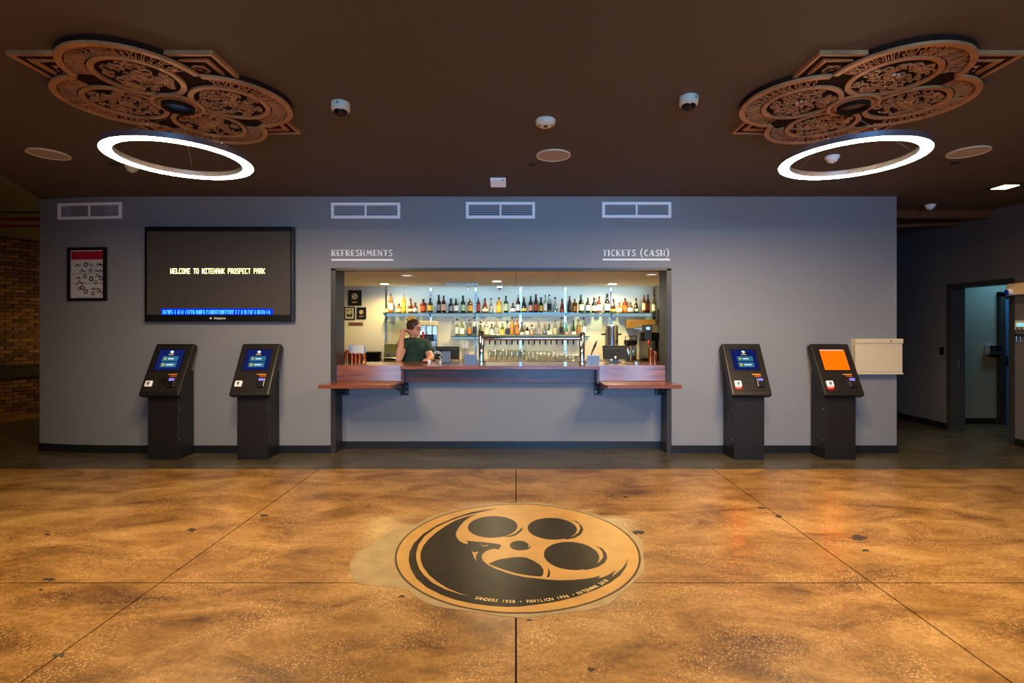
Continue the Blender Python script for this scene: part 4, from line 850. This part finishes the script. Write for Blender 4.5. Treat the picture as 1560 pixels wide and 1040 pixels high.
x0, x1 = W(531.5, BY), W(553, BY); t = thing('wall_plaque', 'small brown wooden plaque under the framed pictures', 'plaque', ((x0+x1)/2, BY, Zp(495.5, BY))); MB().box(-(x1-x0)/2, (x1-x0)/2, -.015, 0, 0, .055).build('board', mat('plaque_wood', lin(120, 80, 40), .5), t, bevel=.003, seg=1); MB().box(-.09, .09, -.0165, -.014, .018, .036).build('engraving', mat('engrave', lin(70, 44, 22), .6), t)
# ------------------------------------------------------------------ things on the two counters
FY = 6.78
def lath(name, lab, cat, px, Y, z, prof, m, grp=None, n=18, extra=None):
    t = thing(name, lab, cat, (W(px, Y), Y, z), grp)
    MB().lathe(prof, n=n).build('body', m, t, smooth=True)
    if extra: extra(t)
    return t
def shaker(px, Y, h, r, lab, m=None, grp='copper shakers on the bar counter'):
    t = thing('cocktail_shaker', lab, 'shaker', (W(px, Y), Y, CT), grp)
    MB().lathe([(r*.72, 0), (r, h*.92), (r*1.04, h)], n=18).build('tin', m or M_COPPER, t, smooth=True)
    MB().ring((0, 0), r*.98, r*1.08, h-.006, h+.002, 24).build('rolled_rim', m or M_COPPER, t)
shaker(517, 6.86, .17, .036, 'polished steel shaker at the left end of the counter', M_STEEL, 'shakers at the left end of the counter')
for i, (px, h) in enumerate([(523.5, .15), (529.5, .17), (536, .13), (542, .12), (547.5, .13)]):
    shaker(px, 6.76+.05*(i % 2), h, .026, 'slim copper shaker, %s from the left at the left counter end' % ONES[i+1], None, 'shakers at the left end of the counter')
def jigger(px, Y, lab, grp, s=1.0):
    t = thing('jigger', lab, 'jigger', (W(px, Y), Y, CT), grp)
    MB().lathe([(.028*s, 0), (.010*s, .055*s), (.010*s, .06*s), (.026*s, .115*s)], n=16).build('cups', M_COPPER, t, smooth=True); MB().lathe([(.013*s, .052*s), (.013*s, .063*s)], n=14).build('waist_ring', M_COPPER, t)
jigger(555, 6.78, 'copper hourglass jigger beside the copper shakers', 'jiggers')
t = thing('napkin_stack', 'stack of white paper napkins behind the copper shakers', 'napkins', (W(544, 6.92), 6.92, CT))
MB().box(-.11, .11, -.06, .06, 0, .12).build('caddy', mat('wood_caddy', lin(110, 70, 40), .5), t)
for k in range(5): MB(lambda x, y, z, k=k: (x+.004*math.sin(k*2), y, z+.02*x*math.sin(k+1))).box(-.108+.004*k, .105, -.05+.02*k, -.042+.02*k, .01, .235-.006*(k % 3)).build('napkin', M_PAPER, t)
t = thing('tray_stack', 'stack of dark round serving trays on the back counter', 'trays', (W(567, 8.5), 8.47, BZ))
for k in range(6): MB().lathe([(.13, 0), (.15, .008), (.172, .03), (.168, .03), (.148, .014), (.001, .012)], (0.004*math.sin(k*2.1), 0, k*.026), 32, closed=False).build('tray', mat('tray_black', lin(42, 38, 34), .35), t, smooth=True)
# juice dispenser
t = thing('drink_dispenser', 'clear drink dispenser with metal base on the back counter left', 'dispenser', (W(601.5, 8.62), 8.62, BZ))
MB().box(-.155, .155, -.13, .15, .0, .06).build('base', M_STEEL, t, bevel=.006, seg=1); MB().box(-.14, .14, -.17, -.13, .02, .05).build('drip_tray', M_BLACK, t)
MB().box(-.15, .15, -.12, .14, .16, .29).build('liquid', mat('green_juice', lin(150, 146, 80), .15, trans=.3), t); MB().box(-.155, .155, -.125, .145, .06, .16).build('cooler', mat('cooler_panel', lin(128, 118, 84), .35), t)
MB().box(-.156, .156, -.126, .146, .29, .66).build('tank', M_ACRYLIC, t, bevel=.02); MB().box(-.15, .15, -.12, .14, .66, .68).build('lid', M_ACRYLIC, t, bevel=.006, seg=1)
for s in (-1, 1): MB().tube([(s*.07, -.13, .12), (s*.07, -.17, .12), (s*.07, -.175, .09)], .012, 8).build('spout', M_BLACK, t)
for k in range(5): MB().box(-.12+k*.055, -.09+k*.055, -.128, -.122, .29, .305).build('mixer_blade', M_WHITE, t)
# steel drinks machine behind the bartender
t = thing('drinks_machine', 'tall steel drinks machine with red lever behind the bartender', 'drinks machine', (W(652, 8.62), 8.62, BZ))
MB().box(-.15, .15, -.12, .16, 0, .10).build('base', M_STEEL, t, bevel=.006, seg=1); MB().box(-.15, .15, .04, .16, .1, .60).build('column', M_STEEL, t, bevel=.006, seg=1)
MB().box(-.16, .16, -.14, .16, .6, .68).build('canopy', mat('cream_enamel', lin(226, 210, 160), .35), t, bevel=.012)
for s in (-.05, .05): MB().tube([(s, -.02, .6), (s, -.02, .44)], .018, 12).build('feed_pipe', M_CHROME, t, smooth=True)
MB().box(-.12, .12, -.11, .03, .34, .45).build('brew_head', M_BLACK, t, bevel=.02)
MB().tube([(-.06, -.13, .36), (-.06, -.135, .50)], [.013, .017], 12).build('red_lever', mat('red_plastic', lin(200, 44, 24), .35), t, smooth=True)
MB().lathe([(.06, .10), (.085, .22), (.085, .30), (.06, .33)], (.0, -.05, 0), 20).build('jug', M_STEEL, t, smooth=True)
# till screens
def till(px, Y, z, w_, h_, lab, tilt):
    t = thing('till_screen', lab, 'till', (W(px, Y), Y, z), 'till screens')
    f = lambda x, y, zz: (x, y*math.cos(tilt)-(zz-.03)*-math.sin(tilt), zz*math.cos(tilt)+.01)
    MB(f).box(-w_/2, w_/2, -.018, .012, .03, .03+h_).build('back_shell', mat('till_black', lin(12, 12, 12), .6), t, bevel=.006); MB(f).box(-w_/2+.03, w_/2-.03, -.0195, -.017, h_*.92, h_*.99).build('vent_strip', mat('dark_grey', lin(60, 58, 58), .5), t)
    MB().box(-.07, .07, -.05, .10, 0, .012).build('foot', M_BLACK, t); MB().box(-.03, .03, .0, .05, .01, .09).build('neck', M_BLACK, t)
    MB(f).box(-.008, .008, -.02, -.017, .045, .075).build('badge', M_STEEL, t)
till(681.5, 8.36, BZ, .40, .215, 'black till screen on the back counter right of the bartender', .15)
till(937.5, 6.86, CT+.004, .335, .195, 'black till screen on the counter in front of the coffee urn', .3)
t = thing('menu_card', 'blue grey menu card in a stand on the counter', 'menu', (W(679.5, 6.74), 6.74, CT)); MB(lambda x, y, z: (x, y+z*.15, z)).box(-.06, .06, -.004, .004, .004, .155).build('card', mat('card_blue', lin(96, 106, 128), .5), t); MB().box(-.06, .06, -.02, .03, 0, .008).build('stand', M_BLACK, t)
t = thing('white_cable', 'curled white cable on the counter beside the menu card', 'cable', (W(669, 6.8), 6.8, CT))
MB().tube([(.02, 0, .008), (.025, .01, .05), (.0, .02, .075), (.03, .03, .1), (.01, .03, .14), (-.04, .03, .155), (-.07, .03, .135), (-.04, .03, .13), (.0, .03, .125)], .005, 8).build('cord', M_WHITE, t, smooth=True); MB().box(.005, .04, -.012, .012, 0, .02).build('plug', M_WHITE, t)
t = thing('small_cup', 'small white cup by the hand of the bartender', 'cup', (W(654, 6.66), 6.66, CT)); MB().lathe([(.018, 0), (.026, .045), (.024, .045), (.016, .006), (.001, .006)], n=16, closed=False).build('bowl', M_WHITE, t, smooth=True); MB().ring((0, 0), .0245, .0272, .041, .046, 20).build('rim', M_WHITE, t)
def caddy(px, lab, w_=.155, h_=.115):
    t = thing('napkin_caddy', lab, 'caddy', (W(px, 6.66), 6.66, CT), 'metal napkin caddies'); st_ = mat('caddy_steel', lin(118, 122, 128), .5, .8)
    MB().box(-w_/2, w_/2, -.05, -.046, 0, h_).build('front_plate', st_, t); MB().box(-w_/2, w_/2, .046, .05, 0, h_).build('rear_plate', M_STEEL, t)
    MB().box(-w_/2, w_/2, -.046, .046, 0, .004).build('base', M_STEEL, t)
    for s in (-1, 1): MB().box(s*w_/2-.002, s*w_/2+.002, -.05, .05, 0, h_*.9).build('side_plate', M_STEEL, t)
    MB().box(-w_/2+.012, w_/2-.012, -.038, .038, .004, h_*.86).build('napkins', M_PAPER, t)
caddy(717, 'metal napkin caddy beside the straw jar on the counter'); caddy(904, 'metal napkin caddy beside the right tower post', .15, .105)
t = thing('straw_jar', 'clear jar of white straws behind the left napkin caddy', 'straw jar', (W(709, 6.84), 6.84, CT))
MB().lathe([(.045, 0), (.05, .2), (.048, .2), (.043, .006), (.001, .006)], n=20, closed=False).build('jar', M_ACRYLIC, t, smooth=True)
rnd = random.Random(5)
for k in range(14):
    a = rnd.uniform(0, 6.28); r0 = rnd.uniform(.005, .03); b = a+rnd.uniform(-.8, .8); r1 = rnd.uniform(.02, .06)
    MB().tube([(r0*math.cos(a), r0*math.sin(a), .01), (r1*math.cos(b)-.01, r1*math.sin(b), rnd.uniform(.27, .31))], .0045, 6).build('straw', M_PAPER, t)
t = thing('muddler', 'dark wooden muddler standing in a copper cup by the tower', 'muddler', (W(898, 6.8), 6.8, CT)); MB().lathe([(.025, 0), (.03, .09)], n=16).build('cup', M_COPPER, t, smooth=True)
MB().tube([(.0, 0, .03), (.035, .0, .14), (.075, 0, .235), (.088, 0, .27), (.10, 0, .30)], [.008, .009, .018, .012, .005], 10).build('handle', mat('dark_wood_handle', lin(54, 30, 18), .4), t, smooth=True)
t = thing('coffee_urn', 'tall stainless coffee urn on the back counter', 'coffee urn', (W(931.5, 8.55), 8.55, BZ))
MB().lathe([(.125, 0), (.125, .03), (.115, .04), (.115, .55), (.118, .56), (.118, .60), (.10, .60)], n=28).build('body', M_STEEL, t, smooth=True); MB().lathe([(.10, .60), (.08, .62), (.02, .63)], n=24).build('lid', M_STEEL, t, smooth=True)
for s in (-1, 1): MB().tube([(s*.115, 0, .455), (s*.155, 0, .45), (s*.165, 0, .47)], .014, 8).build('handle', M_BLACK, t, smooth=True)
MB().tube([(0, -.115, .08), (0, -.17, .08), (0, -.175, .05)], .012, 8).build('spigot', M_BLACK, t); MB().tube([(.03, -.118, .1), (.03, -.118, .45)], .006, 8).build('sight_glass', M_ACRYLIC, t)
def airpot(px, Y, lab, h=.36):
    t = thing('airpot', lab, 'airpot', (W(px, Y), Y, BZ+.0005), 'steel airpots on the back counter')
    MB().lathe([(.06, 0), (.066, .01), (.066, h*.72), (.056, h*.76)], n=22).build('body', M_STEEL, t, smooth=True)
    MB().lathe([(.062, h*.76), (.074, h*.8), (.074, h*.97), (.05, h)], n=22).build('pump_top', M_BLACK, t, smooth=True)
    MB().tube([(-.03, -.05, h*.86), (-.06, -.12, h*.82), (-.065, -.13, h*.72)], [.03, .02, .016], 10).build('spout', M_BLACK, t, smooth=True)
    for s in (-1, 1): MB().tube([(s*.06, 0, h*.98), (s*.05, -.02, h*1.16), (0, -.03, h*1.18)], .007, 8).build('carry_handle', M_BLACK, t)
airpot(957.5, 8.48, 'steel airpot with black pump top, first right of the urn'); airpot(964, 8.74, 'steel airpot with black top beside the coffee brewer')
t = thing('coffee_brewer', 'steel coffee brewer with blue display and red tap', 'coffee brewer', (W(990.5, 8.62), 8.68, BZ))
MB().box(-.17, .17, .02, .22, 0, .62).build('tower', M_STEEL, t, bevel=.008, seg=1); MB().box(-.17, .13, -.2, .02, 0, .05).build('base', M_BLACK, t, bevel=.006, seg=1); MB().box(-.17, .17, -.16, .02, .48, .62).build('head', M_STEEL, t, bevel=.008, seg=1)
MB().box(-.12, -.005, -.165, -.158, .36, .60).build('control_panel', mat('panel_blue_grey', lin(70, 84, 110), .4), t); MB().box(-.095, -.03, -.168, -.164, .53, .58).build('display', emis('brewer_display', lin(170, 215, 250), 1.3), t)
MB().lathe([(.055, .34), (.075, .40), (.08, .48)], (.09, -.08, 0), 20).build('brew_basket', M_BLACK, t, smooth=True); MB().lathe([(.05, .34), (.07, .40), (.075, .48)], (-.115, -.09, 0), 20).build('brew_basket', M_BLACK, t, smooth=True)
MB().tube([(-.055, -.16, .34), (-.055, -.19, .32), (-.055, -.19, .27)], [.016, .02, .012], 10).build('red_tap', MATS['red_plastic'], t, smooth=True)
t = thing('coffee_grinder', 'black coffee grinder with round chrome dial in the right corner', 'grinder', (W(1012, 8.55), 8.40, BZ))
MB().box(-.08, .10, -.10, .14, 0, .42).build('body', M_BLACK, t, bevel=.012); MB().lathe([(.06, .42), (.09, .55), (.1, .62)], (.01, .02, 0), 20).build('hopper', mat('smoke_plastic', lin(40, 34, 30), .15), t, smooth=True); MB().lathe([(.102, .62), (.102, .64)], (.01, .02, 0), 20).build('lid', M_BLACK, t)
MB().tube([(.06, -.10, .46), (.06, -.125, .46)], .055, 24).build('dial', M_CHROME, t); MB().tube([(.06, -.126, .46), (.06, -.13, .46)], .044, 24).build('dial_face', M_BLACK, t)
tc_ = thing('wall_hood', 'brown warm lit shelf hood behind the coffee brewer', 'hood', (W(977, 8.9), 8.9, Zp(500, 8.9))); MB().box(-.27, .27, -.08, .09, 0, .15).build('box', mat('hood_brown', lin(150, 112, 56), .3, .4), tc_, bevel=.006, seg=1); MB().box(-.27, .27, -.09, -.07, -.015, .0).build('lip', M_STEEL, tc_)
sp = thing('wall_speaker', 'black speaker box on a bracket in the right bar corner', 'speaker', (W(1010, 8.7), 8.75, 1.62)); MB().box(-.10, .10, -.09, .09, 0, .26).build('cabinet', M_BLACK, sp, bevel=.01); MB().box(-.085, .085, -.096, -.088, .02, .24).build('grille', mat('speaker_cloth', lin(26, 25, 24), .9), sp); MB().box(-.02, .02, .09, .25, .1, .14).build('bracket', M_BLACKMETAL, sp)
shaker(991, 6.82, .19, .034, 'tall copper shaker right of the till, left of the pair'); shaker(997.5, 6.72, .155, .032, 'shorter copper shaker right of the till, nearer the counter edge'); shaker(1008.5, 6.8, .19, .036, 'copper shaker standing against the right opening jamb')
t = thing('bar_strainer', 'chrome wire strainer lying on the counter right of the till', 'strainer', (W(969, 6.72), 6.72, CT)); MB().ring((0, 0), .038, .045, .006, .014, 28).build('spring_rim', M_CHROME, t); MB().lathe([(.038, .01), (.02, .028), (.004, .032)], n=20).build('plate', M_CHROME, t, smooth=True); MB().tube([(.04, 0, .012), (.1, .01, .016), (.13, .012, .012)], [.006, .005, .008], 8).build('handle', M_CHROME, t)
# ------------------------------------------------------------------ the bartender
def Q(px, py, Y): return Vector((W(px, Y), Y, Zp(py, Y)))
PYc = 7.32
M_SKIN = mat('skin', lin(212, 148, 118), .5, var=.05); M_SHIRT = mat('dark_green_shirt', lin(24, 52, 40), .85, bump=.15, bscale=120); M_HAIR = mat('brown_hair', lin(64, 40, 24), .5, var=.4, vscale=30, bump=.5, bscale=60); M_BLOND = mat('blond_hair', lin(226, 180, 90), .5, var=.3, vscale=30, bump=.5, bscale=60); M_TROUS = mat('black_trousers', lin(26, 26, 30), .8)
per = thing('person', 'person in dark green t-shirt with blond bun and glasses behind the bar', 'person', (W(628, PYc), PYc, 0))
def remesh(mb, name, m, parent, vox, it=6):
    o = mb.build(name, m, None); r = o.modifiers.new('r', 'REMESH'); r.mode = 'VOXEL'; r.voxel_size = vox; r.use_smooth_shade = True
    s = o.modifiers.new('s', 'SMOOTH'); s.iterations = it; s.factor = .5
    bpy.context.view_layer.update(); dg = bpy.context.evaluated_depsgraph_get(); me = bpy.data.meshes.new_from_object(o.evaluated_get(dg)); me.name = name
    old = o.data; o.modifiers.clear(); o.data = me; bpy.data.meshes.remove(old)
    if not me.materials: me.materials.append(m)
    for p in me.polygons: p.use_smooth = True
    o.parent = parent; o.matrix_parent_inverse = Matrix.Translation(-Vector(parent.location)); return o
hc = Q(631.5, 500.5, PYc); yaw = -.42                     # looking to the right and a little towards the camera
fwd = Vector((math.cos(yaw), math.sin(yaw), -.08)).normalized(); side = Vector((-math.sin(yaw), math.cos(yaw), 0)); upv = side.cross(fwd)*-1
upv = fwd.cross(side)
RM = Matrix((fwd, side, upv)).transposed()
def HP(f, l, u): return hc+fwd*f+side*l+upv*u
sR, sL = Q(614.5, 524.5, PYc-.12), Q(648, 525, PYc+.06)   # near (camera left) and far shoulder
neckb, neckt = Q(630, 519, PYc-.01), HP(-.02, 0, -.06)
chest, belly, hip = Q(630.5, 535, PYc), Q(630, 551, PYc), Vector((W(629, PYc), PYc, .92))
elR, wrR = Q(607.5, 547, PYc-.26), Q(612.5, 511, PYc-.24)
elL, wrL = Q(656.5, 545, PYc-.10), Vector((W(652.5, 6.95), 6.95, CT+.045))
b = MB()
b.ellipsoid(chest, (.20, .145, .17), 20, 12); b.ellipsoid(belly, (.215, .165, .17), 20, 12); b.ellipsoid(hip, (.21, .165, .17), 20, 12)
b.tube([sR, (sR+sL)/2+Vector((0, 0, .015)), sL], [.075, .09, .075], 14); b.ellipsoid(sR, (.075, .075, .075)); b.ellipsoid(sL, (.075, .075, .075))
b.tube([chest, neckb, neckt], [.10, .062, .055], 16)
def limb(pts, rad):
    b.tube(pts, rad, 14)
    for p, r in zip(pts, rad): b.ellipsoid(p, (r, r, r), 14, 9)
limb([sR, (sR+elR)/2, elR], [.07, .062, .05]); limb([elR, elR.lerp(wrR, .35), wrR], [.048, .05, .031])
limb([sL, (sL+elL)/2, elL], [.07, .058, .046]); limb([elL, elL.lerp(wrL, .35), wrL], [.044, .044, .03])
for s in (-1, 1): limb([hip+Vector((s*.09, 0, -.05)), Vector((hip.x+s*.095, PYc, .5)), Vector((hip.x+s*.09, PYc, .09))], [.105, .075, .05]); b.ellipsoid((hip.x+s*.09+.03, PYc-.05, .045), (.055, .12, .045))
# raised hand bent against the neck
pR = Q(613.5, 505.5, PYc-.22); b.ellipsoid(pR, (.042, .030, .046), 12, 8); b.tube([wrR, pR], [.028, .034], 10)
for k in range(4):
    o0 = pR+Vector((.015+.004*k, -.026+.017*k, .032-.008*k)); o1 = o0+Vector((.045, .004, .008-.004*k)); o2 = o1+Vector((.042, .022, -.026-.006*k)); o3 = o2+Vector((.022-.003*abs(k-1), .016, -.026))
    b.tube([o0-Vector((.02, 0, .01)), o0, o1, o2, o3], [.011, .0105, .010, .0092, .007], 8); b.ellipsoid(o3, (.0072,)*3, 8, 6)
th = pR+Vector((.01, -.03, -.012)); b.tube([pR, th, th+Vector((.04, -.006, -.022)), th+Vector((.066, .0, -.034))], [.017, .014, .0115, .009], 8); b.ellipsoid(th+Vector((.066, 0, -.034)), (.009,)*3, 8, 6)
# other hand resting on the counter
pL = wrL+Vector((-.005, -.05, -.012)); b.ellipsoid(pL, (.04, .046, .022), 12, 8); b.tube([wrL, pL], [.027, .024], 10)
for k in range(4):
    o0 = pL+Vector((-.03+.02*k, -.032, .004)); o1 = o0+Vector((-.002+.002*k, -.038, .006)); o2 = o1+Vector((0, -.03, -.014)); o3 = o2+Vector((0, -.014-.003*(k in (1, 2)), -.012))
    b.tube([o0+Vector((0, .02, 0)), o0, o1, o2, o3], [.011, .0105, .0098, .009, .007], 8)
b.tube([pL, pL+Vector((-.038, -.014, -.004)), pL+Vector((-.054, -.042, -.01)), pL+Vector((-.05, -.066, -.018))], [.017, .0135, .0115, .008], 8)
# head
def HE(f, l, u, r, n=18, m=12): b.ellipsoid(HP(f, l, u), r, n, m, RM)
HE(-.008, 0, .03, (.098, .077, .092), 22, 14); HE(.018, 0, -.035, (.075, .062, .075)); HE(.055, 0, -.082, (.03, .032, .024)); HE(.02, 0, -.075, (.062, .054, .038))
HE(.082, 0, .042, (.014, .05, .012)); HE(.05, .038, -.018, (.03, .024, .024)); HE(.05, -.038, -.018, (.03, .024, .024))
b.tube([HP(.088, 0, .028), HP(.104, 0, .004), HP(.112, 0, -.014)], [.008, .011, .013], 8); HE(.108, 0, -.016, (.013, .016, .010)); HE(.089, 0, -.044, (.011, .022, .006)); HE(.087, 0, -.056, (.011, .019, .006))
for s in (-1, 1): HE(-.008, s*.076, .0, (.02, .008, .03))
body = remesh(b, 'body', M_SKIN, per, .0062, 5)
# clothing and hair as children
c = MB()
c.ellipsoid(chest, (.212, .158, .178), 22, 14); c.ellipsoid(belly, (.23, .178, .18), 22, 14); c.ellipsoid(hip+Vector((0, 0, .03)), (.225, .178, .15), 22, 14)
c.tube([sR, (sR+sL)/2+Vector((0, 0, .012)), sL], [.09, .10, .09], 16); c.ellipsoid(sR, (.09,)*3); c.ellipsoid(sL, (.09,)*3)
eR = sR.lerp(elR, .34); c.tube([sR, eR], [.09, .086], 16); eL = sL.lerp(elL, .62); c.tube([sL, eL], [.09, .075], 16)
remesh(c, 'shirt', M_SHIRT, per, .008, 5)
c = MB()
for s in (-1, 1): c.tube([hip+Vector((s*.09, 0, .03)), Vector((hip.x+s*.095, PYc, .5)), Vector((hip.x+s*.09, PYc, .1))], [.13, .092, .075], 14)
c.ellipsoid(hip-Vector((0, 0, .03)), (.222, .176, .13)); remesh(c, 'trousers', M_TROUS, per, .012, 3)
c = MB()
c.ellipsoid(HP(-.026, 0, .05), (.108, .09, .095), 22, 14, RM); c.ellipsoid(HP(-.07, 0, -.015), (.055, .078, .075), 16, 10, RM)
for s in (-1, 1): c.ellipsoid(HP(.0, s*.074, .03), (.04, .016, .05), 12, 8, RM)
remesh(c, 'hair', M_HAIR, per, .006, 3)
c = MB()
for (f, l, u, r) in [(-.085, 0, .145, .05), (-.045, .012, .16, .036), (-.115, -.01, .128, .036), (-.075, -.03, .13, .036), (-.03, 0, .145, .03)]: c.ellipsoid(HP(f, l, u), (r, r*.9, r*.75), 14, 9, RM)
remesh(c, 'hair_bun', M_BLOND, per, .005, 2)
def child(mb, name, m): o = mb.build(name, m, per, smooth=True); o.matrix_parent_inverse = Matrix.Translation(-Vector(per.location)); return o
for s in (-1, 1):
    child(MB().ellipsoid(HP(.076, s*.032, .014), (.013,)*3, 12, 8), 'eye', M_WHITE); child(MB().ellipsoid(HP(.086, s*.032, .013), (.0055,)*3, 10, 6), 'pupil', M_BLACK)
g = MB()
for s in (-1, 1):
    pts = [HP(.102-.012*abs(math.cos(a))*0-.010*(1 if s*math.cos(a) > .5 else 0), s*.034+.027*math.cos(a), .012+.019*math.sin(a)) for a in [2*PI*k/20 for k in range(21)]]; g.tube(pts, .004, 6)
    g.tube([HP(.094, s*.062, .016), HP(.05, s*.083, .016), HP(-.01, s*.084, .014)], .0028, 6)
g.tube([HP(.102, -.008, .014), HP(.106, 0, .017), HP(.102, .008, .014)], .0026, 6)
child(g, 'glasses', M_BLACK)
